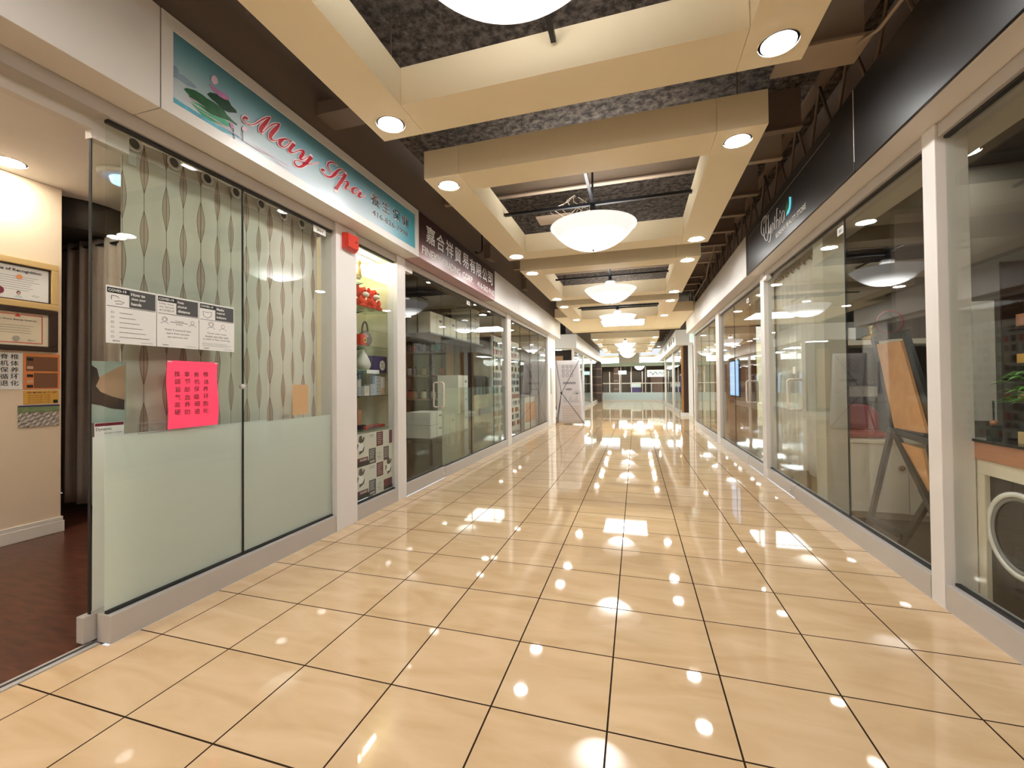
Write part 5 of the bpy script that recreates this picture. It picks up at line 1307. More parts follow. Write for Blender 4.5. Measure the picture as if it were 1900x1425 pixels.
# fifth shelf: stacked cosmetic boxes
for i, (y0, y1, z1, m, lab) in enumerate(((2.72, 2.80, 0.10, 'offwhite', 'pale printed box at the front left of the fifth shelf'), (2.76, 2.82, 0.17, 'ivory', 'taller ivory box behind the pale printed box'), (2.83, 2.91, 0.12, 'printgrey', 'grey printed box in the middle of the fifth shelf'),
                                 (2.92, 3.02, 0.21, 'printgrey', 'tall silvery box on the fifth shelf'), (3.03, 3.11, 0.20, 'offwhite', 'tall white box with a peach lower half on the fifth shelf'))):
    x1 = -0.35 if i != 1 else -0.46
    def deco(t, y0=y0, y1=y1, z1=z1, i=i, x1=x1):
        if i == 4: obj('peach_band', MB().box(x1, x1 + 0.001, y0, y1, 1.173, 1.25), M['bannerpeach'], t)
        else: obj('print', lines(MB(), x1 + 0.001, y0 + 0.01, y1 - 0.01, 1.19, 1.165 + z1, 5, 0.003), M['dgrey'], t)
    cuboid('cosmetic_box', lab, 'box', x1 - 0.09, x1, y0, y1, 1.171, 1.171 + z1, m, 'boxes on the fifth display shelf', deco)
# lowest shelf
cuboid('brown_box', 'upright reddish brown box at the left of the lowest display shelf', 'box', -0.50, -0.42, 2.70, 2.76, 0.86, 1.02, 'copper')
cuboid('dark_tray', 'dark stacked tray under the reddish brown box', 'tray', -0.52, -0.40, 2.70, 2.81, 0.811, 0.858, 'ink')
t = thing('wrapped_red_box', 'long red item in clear wrapping on the lowest display shelf', 'box', (-0.40, 2.93, 0.811))
obj('carton', MB().box(-0.46, -0.36, 2.76, 3.12, 0.812, 0.842), M['firered'], t, bevel=0.004)
obj('wrapping', MB().box(-0.357, -0.353, 2.78, 3.00, 0.814, 0.836), M['wrap'], t)

# checkered poster of a facial product
t = thing('product_poster', 'checkered white, black and maroon product poster in the lower display window', 'poster', (-0.225, 2.7, 0.16))
px = -0.222
obj('sheet', MB().box(px - 0.003, px, 2.32, 3.04, 0.16, 0.80), M['offwhite'], t)
def cell(y0, y1, z0, z1, m, nm='print_panel'):
    return obj(nm, MB().box(px, px + 0.0008, y0, y1, z0, z1), M[m], t)
def gadget(y, z, s):
    B = MB()
    B.prismx([(y - .02 * s, z + .10 * s), (y + .02 * s, z + .105 * s), (y + .035 * s, z + .06 * s), (y + .05 * s, z + .09 * s), (y + .07 * s, z + .08 * s), (y + .05 * s, z + .04 * s), (y, z + .03 * s), (y - .03 * s, z + .05 * s)], px + 0.0008, px + 0.0016)
    B.prismx([(y - .055 * s, z + .03 * s), (y - .03 * s, z + .02 * s), (y - .05 * s, z - .03 * s), (y - .06 * s, z - .02 * s)], px + 0.0008, px + 0.0016)
    B.prismx([(y - .02 * s, z - .08 * s), (y + .05 * s, z - .055 * s), (y + .07 * s, z - .005 * s), (y + .05 * s, z - .02 * s), (y + .03 * s, z - .045 * s), (y - .02 * s, z - .045 * s)], px + 0.0008, px + 0.0016)
    obj('product_picture', B, M['hair'], t)
    obj('face_disc', MB().lathe([(0.001, 0), (.045 * s, 0)], (px + 0.0012, y, z - 0.005 * s), 20, 'x', caps=False), M['white'], t)
for zc in (0.16, 0.48):
    cell(2.32, 2.60, zc + 0.00, zc + 0.045, 'ink'); cell(2.32, 2.585, zc + 0.045, zc + 0.085, 'maroonprint')
    obj('panel_text', put_text(MB(), 'TREATMENT', (px + 0.0012, 2.45, zc + 0.052), YP, 0.12, 0.02, 0.02), M['offwhite'], t)
    gadget(2.46, zc + 0.20, 1.0)
    cell(2.60, 2.72, zc + 0.0, zc + 0.155, 'dgrey'); cell(2.735, 2.855, zc + 0.165, zc + 0.31, 'maroonprint')
    B = lines(MB(), px + 0.0012, 2.615, 2.70, zc + 0.05, zc + 0.145, 6, 0.004); put_text(B, 'RES', (px + 0.0012, 2.62, zc + 0.012), YP, 0.08, 0.02, 0.03)
    lines(B, px + 0.0012, 2.75, 2.84, zc + 0.18, zc + 0.30, 6, 0.004)
    obj('panel_text', B, M['offwhite'], t)
    B = MB()
    for a, b in ((0, 0), (.03, .012), (.06, 0), (.03, -.012), (0.0, -.03)): B.box(px, px + .0012, 2.755 + a, 2.765 + a, zc + 0.085 + b, zc + 0.093 + b)
    lines(B, px + 0.001, 2.61, 2.71, zc + 0.27, zc + 0.30, 2, 0.003); lines(B, px + 0.001, 2.75, 2.84, zc + 0.02, zc + 0.06, 3, 0.002)
    obj('panel_marks', B, M['ink'], t)
cell(2.865, 3.04, 0.16, 0.19, 'ink'); cell(2.865, 3.03, 0.19, 0.27, 'maroonprint'); gadget(2.955, 0.39, 0.95)
cell(2.865, 2.965, 0.475, 0.62, 'dgrey'); cell(2.975, 3.035, 0.645, 0.79, 'maroonprint')
obj('panel_text', lines(MB(), px + 0.0012, 2.875, 2.95, 0.50, 0.61, 6, 0.004), M['offwhite'], t)

# ================================================================== trading company and accessory shop interiors (left)
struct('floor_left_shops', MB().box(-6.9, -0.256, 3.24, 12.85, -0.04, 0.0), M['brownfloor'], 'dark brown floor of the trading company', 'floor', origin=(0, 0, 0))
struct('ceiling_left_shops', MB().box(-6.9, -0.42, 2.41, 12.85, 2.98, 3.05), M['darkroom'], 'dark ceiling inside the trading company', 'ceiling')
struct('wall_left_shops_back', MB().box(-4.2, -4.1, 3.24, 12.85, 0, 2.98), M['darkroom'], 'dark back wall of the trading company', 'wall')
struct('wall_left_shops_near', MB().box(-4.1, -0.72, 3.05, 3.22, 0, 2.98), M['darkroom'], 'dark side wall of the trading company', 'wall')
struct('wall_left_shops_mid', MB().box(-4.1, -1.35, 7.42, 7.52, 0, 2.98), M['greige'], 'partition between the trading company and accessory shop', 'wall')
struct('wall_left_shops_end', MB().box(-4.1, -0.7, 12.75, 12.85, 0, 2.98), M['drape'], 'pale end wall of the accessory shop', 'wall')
for i, (x, y) in enumerate(((-3.2, 4.2), (-3.0, 5.6), (-1.2, 8.8), (-1.2, 10.6), (-1.4, 12.0))):
    downlight(x, y, 'downlight inside the left shops, the %s from the near end' % ORDN[i], 2.98, 0.08, 'interl', 'downlights inside the left shops')
# timber shelving with goods
t = thing('shelving_unit', 'tall dark timber shelving at the back of the trading company', 'shelving', (-2.6, 7.2, 0))
for z in (0.45, 0.95, 1.45, 1.95):
    obj('shelf_board', MB().box(-3.4, -1.4, 7.05, 7.38, z, z + 0.03), M['brownbox'], t)
for x in (-3.42, -2.42, -1.40):
    obj('upright', MB().box(x, x + 0.03, 7.05, 7.38, 0, 2.4), M['brownbox'], t)
obj('back_panel', MB().box(-3.42, -1.37, 7.385, 7.41, 0, 2.4), M['darkwood'], t)
cols = ['firered', 'goldfoil', 'offwhite', 'copper', 'grey', 'navy', 'ivory']
cn = ['red', 'gold', 'cream', 'copper', 'grey', 'navy', 'ivory']
jar = {}
for zi, z in enumerate((0.48, 0.98, 1.48, 1.98)):
    for k in range(9):
        x = -3.28 + k * 0.215
        if abs(x + 2.40) < 0.09: x += 0.1
        c = (k * 3 + zi * 2) % 7
        lab = '%s jar, %s from the left on the %s board of the dark timber shelving' % (cn[c], ('first', 'second', 'third', 'fourth', 'fifth', 'sixth', 'seventh', 'eighth', 'ninth')[k], ('lowest', 'second', 'third', 'top')[zi])
        if c not in jar:
            g = thing('jar', lab, 'jar', (x, 7.2, z), 'jars on the timber shelving')
            obj('body', MB().lathe([(0.05, 0), (0.06, 0.02), (0.06, 0.13), (0.035, 0.16)], (x, 7.2, z), 14), M[cols[c]], g)
            obj('lid', MB().lathe([(0.04, 0.16), (0.04, 0.19)], (x, 7.2, z), 14), M['darkwood'], g)
            jar[c] = g
        else:
            dup(jar[c], (x, 7.2, z), lab)
cart = None
CW = [(-1.45, 5.85, 2.25), (-1.45, 6.36, 2.25), (-1.45, 6.87, 2.25), (-1.45, 6.10, 2.60)]
def carton(x, y, z, label, s=(0.42, 0.48, 0.34), m='carton'):
    t = thing('white_carton', label, 'carton', (x, y, z), 'white cartons in the trading company')
    obj('box', MB().box(x - s[0] / 2, x + s[0] / 2, y - s[1] / 2, y + s[1] / 2, z, z + s[2]), M[m], t, bevel=0.003)
    obj('tape', MB().box(x - s[0] / 2 - 0.001, x + s[0] / 2 + 0.001, y - 0.02, y + 0.02, z + 0.001, z + s[2] + 0.001), M['ivory'], t)
    obj('print', MB().box(x + s[0] / 2 + 0.001, x + s[0] / 2 + 0.002, y + 0.08, y + 0.18, z + s[2] * 0.6, z + s[2] * 0.72), M['grey'], t)
    return t
tg = thing('high_rack', 'open black rack carrying cartons under the trading company ceiling', 'rack', (-0.95, 6.2, 2.08))
obj('rack_shelf', MB().box(-1.18, -0.70, 4.95, 7.4, 2.08, 2.105), M['grey'], tg)
for y in (5.0, 7.35): obj('hanger', MB().tube([(-0.95, y, 2.105), (-0.95, y, 2.98)], 0.012, 8), M['blackmetal'], tg)
for i, (y, z, nm) in enumerate(((5.27, 2.107, 'left'), (5.80, 2.107, 'second'), (6.35, 2.107, 'third'), (7.05, 2.107, 'right lower'), (7.05, 2.457, 'right upper'))):
    carton(-0.95, y, z, 'white carton on the high rack, the %s one' % nm)
for i, (y, z, nm) in enumerate(((5.3, 0.42, 'left'), (5.3, 0.63, 'left upper'), (5.82, 0.42, 'middle'), (6.45, 0.42, 'right'), (6.45, 0.765, 'right upper'), (6.45, 1.11, 'topmost right'))):
    carton(-0.98, y, z, 'white carton on the low dark table, the %s one' % nm, (0.42, 0.48, 0.205 if i < 3 and i != 2 else 0.34))
t = thing('low_table', 'low dark table carrying white cartons in the trading company', 'table', (-0.98, 5.9, 0))
obj('top', MB().box(-1.25, -0.72, 5.0, 6.8, 0.39, 0.418), M['darkwood'], t)
for x in (-1.22, -0.78):
    for y in (5.03, 6.74): obj('leg', MB().box(x, x + 0.04, y, y + 0.04, 0, 0.39), M['darkwood'], t)
for i, (y, z, h) in enumerate(((4.45, 0.0, 0.5), (4.95, 0.0, 0.8), (4.95, 0.8, 0.5))):
    cuboid('brown_carton', 'brown carton against the near shelving, %s' % ('single one', 'lower one of the stack', 'upper one of the stack')[i], 'carton', -2.6, -2.2, y - 0.22, y + 0.22, z, z + h, 'brownbox')
# accessory shop: white pegboards with hanging packs
tp = thing('pegboard', 'white pegboard stand behind the accessory shop window', 'pegboard', (-0.60, 8.9, 0))
obj('board', MB().box(-0.66, -0.62, 7.75, 10.0, 0.10, 2.35), M['offwhite'], tp)
obj('foot', MB().box(-0.80, -0.50, 7.75, 10.0, 0, 0.10), M['grey'], tp)
pk = {}
pc = ['ink', 'dgrey', 'firered', 'paleblue', 'ivory', 'grey']
pn = ['black', 'charcoal', 'red', 'pale blue', 'ivory', 'grey']
for r in range(12):
    for c in range(14):
        ci = (r * 5 + c * 3 + (r * c) % 4) % 6 if r > 3 else (r + c * 2) % 6
        y, z = 7.83 + c * 0.158, 0.22 + r * 0.172
        lab = 'small %s pack on the pegboard, %s row from the bottom, %s from the left' % (pn[ci], ORDN[r], ORDN[c])
        if ci not in pk:
            g = tag(obj('blister_pack', MB().box(-0.618, -0.598, y, y + 0.085, z, z + 0.11), M[pc[ci]], origin=(-0.608, y, z)), lab, 'pack', 'hanging packs on the white pegboard')
            obj('card', MB().box(-0.619, -0.612, y - 0.008, y + 0.093, z - 0.01, z + 0.145), M['white'], g)
            pk[ci] = g
        else:
            dup(pk[ci], (-0.608, y, z), lab, 'hanging packs on the white pegboard')
t = thing('orange_display', 'orange and grey display counter in the accessory shop', 'counter', (-1.0, 11.0, 0))
obj('body', MB().box(-1.3, -0.55, 10.3, 11.7, 0, 0.9), M['offwhite'], t)
obj('top', MB().box(-1.33, -0.52, 10.27, 11.73, 0.9, 0.94), M['grey'], t)
obj('front_panel', MB().box(-0.55, -0.545, 10.4, 11.6, 0.2, 0.75), M['board'], t)

# ================================================================== banner stand
t = thing('x_banner_stand', 'pale roll banner on a black crossed tripod stand by the left end pillar', 'banner stand', (0.42, 12.3, 0))
BL, BR = -0.02, 0.84
def sag(u, v):
    return (BL + (BR - BL) * u + (0.0 if v < 1 else 0) - 0.035 * v * (1 - 2 * u) * 0 - 0.05 * v, 12.33 + 0.10 * v, 0.03 + 1.97 * v)
B = MB()
for i in range(8):
    for j in range(14):
        u0, u1, v0, v1 = i / 8, (i + 1) / 8, j / 14, (j + 1) / 14
        B.face([sag(u0, v0), sag(u1, v0), sag(u1, v1), sag(u0, v1)], True)
# the top is narrower than the foot
B.v = [(x + (-0.10 * (x - 0.0) / 0.86) * (z / 2.0) if x > 0 else x, y, z) for x, y, z in B.v]
obj('banner_sheet', B, M['bannerm'], t, solid=0.002)
def bp(u, v, dy=-0.006):
    x, y, z = sag(u, v)
    x = x + (-0.10 * x / 0.86) * (z / 2.0) if x > 0 else x
    return (x, y + dy, z)
B = MB()
for i, (r, n_) in enumerate(((0.045, 3), (0.05, 3), (0.05, 3))):
    for k in range(n_):
        c = bp(0.30 + 0.17 * k, 0.90 - 0.07 * i)
        B.tube([(c[0] + r * 0.8 * math.cos(a), c[1], c[2] + r * math.sin(a)) for a in [q * PI / 8 for q in range(16)]], 0.007, 4, True)
for a in (0.62,):
    B.box(*[v for pr in zip(bp(0.28, a), bp(0.78, a + 0.035)) for v in (min(pr), max(pr) + (0.002 if pr[0] == pr[1] else 0))])
c = bp(0.5, 0.54)
B.ball(c, (0.11, 0.003, 0.035))
for k in range(9):
    a = bp(0.30 + 0.07 * k, 0.33); b = bp(0.29 + 0.07 * k + 0.02 * math.sin(k), 0.40 + 0.04 * math.sin(k * 2.1))
    B.tube([a, b], 0.006, 4)
for k in range(6):
    a = bp(0.80, 0.46); b = bp(0.80 + 0.16 * math.cos(k * 0.5 + 0.4), 0.46 + 0.07 * math.sin(k * 0.5 + 0.4))
    B.tube([a, b], 0.005, 4)
obj('grey_print', B, M['bannerprint'], t)
B = MB()
for k in range(7):
    a = bp(0.22, 0.27 - 0.035 * k); b = bp(0.86, 0.27 - 0.035 * k); B.tube([a, b], 0.007, 4)
obj('peach_print', B, M['bannerpeach'], t)
hub = (0.16, 12.14, 0.98)
obj('hub', MB().ball(hub, (0.035, 0.03, 0.04), 14, 10), M['blackmetal'], t)
obj('upper_arm', MB().tube([hub, bp(0.97, 0.995, 0.0)], 0.008, 8), M['blackmetal'], t)
obj('upper_arm', MB().tube([hub, bp(0.02, 0.99, 0.0)], 0.008, 8), M['blackmetal'], t)
obj('lower_arm', MB().tube([hub, bp(1.0, 0.0, -0.01)], 0.009, 8), M['blackmetal'], t)
obj('lower_arm', MB().tube([hub, (0.0, 12.32, 0.02)], 0.009, 8), M['blackmetal'], t)
obj('rear_leg', MB().tube([hub, (0.03, 11.85, 0.01)], 0.010, 8), M['blackmetal'], t)

# ================================================================== right shops
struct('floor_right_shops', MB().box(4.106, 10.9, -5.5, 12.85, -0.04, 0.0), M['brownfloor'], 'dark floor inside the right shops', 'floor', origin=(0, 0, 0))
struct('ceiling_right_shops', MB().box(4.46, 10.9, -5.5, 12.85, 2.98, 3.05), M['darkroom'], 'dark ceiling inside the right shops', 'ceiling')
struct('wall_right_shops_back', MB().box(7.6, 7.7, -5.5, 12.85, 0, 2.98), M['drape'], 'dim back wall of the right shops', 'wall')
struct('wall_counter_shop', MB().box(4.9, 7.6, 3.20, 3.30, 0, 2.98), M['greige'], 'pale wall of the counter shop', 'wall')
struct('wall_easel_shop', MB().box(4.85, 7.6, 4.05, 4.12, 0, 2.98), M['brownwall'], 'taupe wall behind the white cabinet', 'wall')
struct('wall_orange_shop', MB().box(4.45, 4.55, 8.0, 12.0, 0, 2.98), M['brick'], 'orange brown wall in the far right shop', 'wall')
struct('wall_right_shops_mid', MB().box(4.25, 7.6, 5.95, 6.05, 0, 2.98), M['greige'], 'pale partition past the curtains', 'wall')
tag(obj('wall_column', MB().box(4.085, 4.26, 3.62, 3.86, 0, 2.74), M['paleply'], bevel=0.004), 'pale greenish column beside the curtains of the beauty store', 'column')
for i, (x, y) in enumerate(((4.75, 2.9), (5.8, 0.4), (5.4, -1.6), (6.2, 5.2), (5.2, 7.2), (4.3, 9.2))):
    downlight(x, y, 'downlight inside the right shops, the %s of six' % ORDN[i], 2.98, 0.075, 'cabfill' if i == 0 else 'interl', 'downlights inside the right shops')  # the first one is made stronger to light the white cabinet

# curtains behind the glass door
t = thing('door_curtain', 'long grey sheer curtain behind the beauty store glass door', 'curtain', (4.17, 4.6, 0.2))
drape('cloth', t, M['sheer'], (4.16, 3.98), (4.16, 5.60), 0.24, 2.58, 9, 0.018, 200, 0.002, hem=lambda u: 0.05 * math.sin(u * 5) + 0.04 * u)
for k in range(8):
    y = 4.08 + k * 0.2
    obj('ring', MB().tube([(4.16 + 0.02 * math.cos(a), y, 2.585 + 0.03 * math.sin(a)) for a in [q * PI / 6 for q in range(12)]], 0.006, 6, True), M['ink'], t)
tag(obj('curtain_rod', MB().tube([(4.16, 3.9, 2.625), (4.16, 5.7, 2.625)], 0.010, 8), M['darkwood']), 'dark rod above the beauty store door curtain', 'curtain rod')
for i, (a, b) in enumerate(((5.42, 5.92), (4.80, 5.28), (4.30, 4.66))):
    t = thing('tan_storage_box', 'tan box under the grey curtain, the %s of three' % ('far one', 'middle one', 'near one')[i], 'box', (4.45, (a + b) / 2, 0), 'tan boxes under the grey curtain')
    obj('box', MB().box(4.30, 4.58, a, b, 0.01, 0.30), M['tanbox'], t, bevel=0.003)
    obj('rim', MB().box(4.29, 4.30, a - 0.01, b + 0.01, 0.27, 0.30), M['brownbox'], t)
tag(obj('dark_cloth', MB().box(4.30, 4.33, 4.02, 4.2, 0.3, 2.4), M['ink']), 'narrow black strip of cloth beside the grey curtain', 'cloth')

# cabinet, shelf and things on them
t = thing('white_cabinet', 'low white two door cabinet with round knobs behind the easel', 'cabinet', (4.75, 3.8, 0))
obj('body', MB().box(4.28, 5.25, 3.63, 4.04, 0.06, 0.70), M['cabwhite'], t)
obj('top', MB().box(4.27, 5.27, 3.60, 4.05, 0.70, 0.73), M['cabwhite'], t, bevel=0.003)
obj('plinth', MB().box(4.30, 5.23, 3.66, 4.02, 0.0, 0.06), M['drape'], t)
for a, b, kx in ((4.285, 4.712, 4.655), (4.718, 5.24, 4.785)):
    dr = obj('door', MB().box(a, b, 3.612, 3.63, 0.07, 0.695), M['cabwhite'], t, bevel=0.002)
    obj('knob', MB().lathe([(0.022, 0.0), (0.026, -0.012), (0.016, -0.02)], (kx, 3.612, 0.485), 22, 'y'), M['brownbox'], dr)
t = thing('maroon_armchair', 'maroon vinyl armchair back rising above the white cabinet', 'armchair', (4.45, 3.95, 0.73))
B = MB().prismy([(4.29, 0.735), (4.62, 0.735), (4.62, 0.95), (4.58, 1.02), (4.50, 1.05), (4.40, 1.05), (4.32, 1.02), (4.29, 0.95)], 3.86, 3.99)
obj('backrest', B, M['maroon'], t, bevel=0.03)
obj('seat', MB().box(4.30, 4.61, 3.70, 3.86, 0.735, 0.80), M['maroon'], t, bevel=0.03)
t = thing('wall_shelf', 'pale wall shelf above the dark niche behind the easel', 'shelf', (4.7, 3.9, 1.6))
obj('shelf_board', MB().box(4.27, 5.4, 3.63, 4.04, 1.61, 1.655), M['cabwhite'], t)
obj('niche_back', MB().box(4.30, 5.4, 4.00, 4.04, 1.05, 1.60), M['darkwood'], t)
t = thing('brass_vase', 'small brass vase with a narrow neck on the pale wall shelf', 'vase', (4.50, 3.72, 1.656))
obj('vase_body', MB().lathe([(0.03, 0), (0.075, 0.012), (0.08, 0.03), (0.05, 0.05), (0.018, 0.065), (0.014, 0.11), (0.028, 0.135)], (4.50, 3.72, 1.656), 28), M['brass'], t)
cuboid('white_box', 'small white box with ribbed edge left of the brass vase', 'box', 4.31, 4.37, 3.70, 3.76, 1.656, 1.78, 'white')
cuboid('white_tray', 'pale plate standing in for the banner reflection above the maroon armchair', 'tray', 4.31, 4.62, 3.90, 3.93, 1.12, 1.22, 'offwhite')  # pale plate stands in for the banner's reflection in the glass
# floral ironwork line above the reflection plate
tag(obj('scroll_ornament', MB().tube([(4.38 + 0.2 * k / 20, 3.895, 1.25 + 0.02 * math.sin(k * 1.3)) for k in range(21)], 0.004, 5), M['darkwood']), 'thin dark scroll ornament above the pale reflection plate', 'ornament')

# the easel
t = thing('easel', 'charcoal wooden easel holding a long orange brown board', 'easel', (4.30, 3.0, 0))
def leg(a, b, w=0.045, nm='leg'):
    return obj(nm, MB().bar(a, b, w, 0.03, (1, 0, 0)), M['easelm'], t)
leg((4.45, 3.56, 1.66), (4.36, 3.02, 0.84), 0.055, 'tray_frame')
leg((4.45, 3.08, 1.66), (4.36, 2.50, 0.80), 0.055, 'tray_frame')
leg((4.45, 3.58, 1.655), (4.45, 3.06, 1.655), 0.05, 'top_rail')
leg((4.36, 3.08, 0.87), (4.36, 2.50, 0.83), 0.05, 'lower_rail')
leg((4.36, 3.10, 0.90), (4.265, 3.30, 0.0))
leg((4.34, 3.02, 0.86), (4.30, 2.45, 0.32), 0.045, 'brace')
leg((4.38, 2.45, 0.72), (4.265, 2.84, 0.0))
leg((4.272, 3.25, 0.10), (4.272, 2.80, 0.10), 0.04, 'foot_rail')
leg((4.62, 3.32, 1.45), (4.75, 3.20, 0.0), 0.04, 'rear_leg')
B = MB()
q = [(4.425, 3.46, 1.60), (4.425, 3.10, 1.60), (4.335, 2.62, 0.90), (4.335, 3.02, 0.90)]
q2 = [(x + 0.02, y, z) for x, y, z in q]
B.face(q).face(q2[::-1])
for i in range(4):
    j = (i + 1) % 4; B.face([q[i], q[j], q2[j], q2[i]])
obj('board', B, M['board'], t)
tag(obj('board_offcut', MB().prismx([(2.98, 0.80), (2.66, 0.78), (2.58, 0.50), (2.74, 0.48)], 4.33, 4.345), M['board']), 'small orange brown board piece hanging below the easel rail', 'board')

# red ring ornament on back wall of easel shop and hoop lamp
tag(obj('red_hoop', MB().tube([(4.80 + 0.11 * math.cos(a), 4.045, 1.86 + 0.11 * math.sin(a)) for a in [k * PI / 16 for k in range(32)]], 0.004, 6, True), M['red']), 'thin red hoop ornament hanging behind the easel', 'hoop')

# counter shop
t = thing('reception_counter', 'counter with copper edge and white framed dark front panel', 'counter', (4.45, 0.0, 0))
obj('top', MB().box(4.14, 4.75, -2.5, 1.90, 0.94, 0.955), M['darkglass'], t)
obj('copper_edge', MB().box(4.15, 4.74, -2.5, 1.895, 0.845, 0.94), M['copper'], t)
obj('body', MB().box(4.19, 4.72, -2.5, 1.885, 0.0, 0.845), M['ink'], t)
B = MB().box(4.16, 4.19, -2.5, 1.885, 0.765, 0.845).box(4.16, 4.19, 1.80, 1.885, 0.0, 0.765).box(4.16, 4.19, -2.5, 1.80, 0.0, 0.05)
obj('white_frame', B, M['cabwhite'], t, bevel=0.003)
obj('front_panel', MB().box(4.183, 4.192, -2.5, 1.80, 0.05, 0.765), M['darkglass'], t)
B = MB()
ring = [(1.60 + 0.215 * math.cos(a), 0.50 + 0.215 * math.sin(a)) for a in [k * PI / 32 for k in range(64)]]
for k in range(64):
    a, b = k * PI / 32, (k + 1) * PI / 32
    for r0, r1 in ((0.19, 0.215),):
        B.face([(4.176, 1.60 + r0 * math.cos(a), 0.50 + r0 * math.sin(a)), (4.176, 1.60 + r1 * math.cos(a), 0.50 + r1 * math.sin(a)), (4.176, 1.60 + r1 * math.cos(b), 0.50 + r1 * math.sin(b)), (4.176, 1.60 + r0 * math.cos(b), 0.50 + r0 * math.sin(b))], True)
B2 = MB()
rg = obj('ring_emblem', B, M['white'], t, solid=0.012)
for k in range(64):
    a, b = k * PI / 32, (k + 1) * PI / 32
    for r0, r1 in ((0.170, 0.190),):
        B2.face([(4.178, 1.60 + r0 * math.cos(a), 0.50 + r0 * math.sin(a)), (4.178, 1.60 + r1 * math.cos(a), 0.50 + r1 * math.sin(a)), (4.178, 1.60 + r1 * math.cos(b), 0.50 + r1 * math.sin(b)), (4.178, 1.60 + r0 * math.cos(b), 0.50 + r0 * math.sin(b))], True)
obj('inner_ring', B2, M['grey'], rg, solid=0.006)  # grey inner band of the ring emblem
t = thing('reed_diffuser', 'black square scent bottle with two dark reeds on the counter', 'diffuser', (4.19, 1.775, 0.955))
bt = obj('bottle', MB().box(4.168, 4.212, 1.753, 1.797, 0.955, 1.035), M['ink'], t, bevel=0.004)
obj('collar', MB().lathe([(0.015, 1.035), (0.015, 1.06)], (4.19, 1.775, 0), 18), M['copper'], bt)
for s in (-1, 1): obj('reed', MB().tube([(4.19, 1.775, 1.04), (4.19 + 0.004 * s, 1.775 + 0.010 * s, 1.165)], 0.003, 6), M['ink'], t)
t = thing('potted_plant', 'leafy green plant in a small amber pot on the counter', 'plant', (4.26, 1.60, 0.955))
obj('pot', MB().lathe([(0.03, 0.0), (0.04, 0.02), (0.05, 0.06), (0.045, 0.085), (0.052, 0.095)], (4.26, 1.58, 1.015), 24), M['goldfoil'], t)
obj('wooden_block', MB().box(4.20, 4.32, 1.52, 1.64, 0.956, 1.015), M['tanbox'], t)
B = MB()
for k in range(95):
    a = k * 2.399; rr = 0.05 + 0.09 * random.random(); h = 1.15 + 0.16 * random.random()
    x, y = 4.27 + rr * math.cos(a), 1.59 + rr * math.sin(a)
    dx, dy = math.cos(a) * 0.042, math.sin(a) * 0.042
    nx, ny = -math.sin(a) * 0.014, math.cos(a) * 0.014
    B.face([(x - dx, y - dy, h), (x + nx, y + ny, h + 0.012), (x + dx, y + dy, h - 0.012), (x - nx, y - ny, h + 0.006)])
obj('foliage', B, M['leafgreen'], t, solid=0.001)
obj('stem', MB().tube([(4.26, 1.58, 1.08), (4.26, 1.59, 1.18)], 0.008, 6).tube([(4.26, 1.58, 1.08), (4.29, 1.54, 1.2)], 0.005, 6).tube([(4.26, 1.58, 1.08), (4.22, 1.62, 1.2)], 0.005, 6), M['leafgreen'], t)
t = thing('product_shelf', 'dark wall shelving with small goods at the back of the counter shop', 'shelving', (5.4, 3.1, 0))
for z in (1.10, 1.38, 1.66):
    obj('shelf_board', MB().box(5.14, 6.6, 3.02, 3.19, z, z + 0.02), M['darkwood'], t)
obj('back_panel', MB().box(5.12, 6.62, 3.185, 3.199, 0.9, 2.2), M['darkwood'], t)
bc = [('yellow', 'yellow'), ('navy', 'navy'), ('copper', 'copper coloured'), ('firered', 'red'), ('tanbox', 'tan'), ('offwhite', 'cream'), ('darkwood', 'dark brown')]
for z, n_, hh in ((1.68, 10, 0.12), (1.40, 12, 0.09), (1.12, 12, 0.08)):
    for k in range(n_):
        m_, nm_ = bc[(k * 3 + int(z * 10)) % 7]
        x = 5.18 + k * (0.085 if z > 1.5 else 0.10)
        h = hh * (0.8 + 0.2 * ((k * 7) % 3) / 2)
        g = tag(obj('boxed_item', MB().box(x, x + 0.07, 3.06, 3.15, z, z + h), M[m_], bevel=0.002), '%s box, %s on the %s shelf of the counter shop' % (nm_, ORDN[k], {1.68: 'top', 1.40: 'middle', 1.12: 'lower'}[z]), 'box', 'small boxes on the counter shop shelves')
tag(obj('printed_sheet', MB().box(4.93, 5.08, 3.192, 3.199, 0.95, 1.9), M['offwhite']), 'pale printed sheet on the wall of the counter shop', 'sheet')

# orange wall shop: lit screen and shelves
t = thing('blue_screen', 'lit pale blue display panel on the orange wall', 'display', (4.44, 9.2, 0.9))
obj('frame', MB().box(4.42, 4.449, 8.85, 9.75, 0.95, 1.75), M['dgrey'], t)
obj('screen', MB().box(4.416, 4.42, 8.88, 9.72, 0.98, 1.72), M['blueglow'], t)
t = thing('grey_counter', 'low grey counter in front of the pale partition', 'counter', (4.9, 7.0, 0))
obj('body', MB().box(4.6, 5.4, 6.4, 7.8, 0, 0.8), M['offwhite'], t)
obj('top', MB().box(4.58, 5.42, 6.38, 7.82, 0.8, 0.83), M['grey'], t)

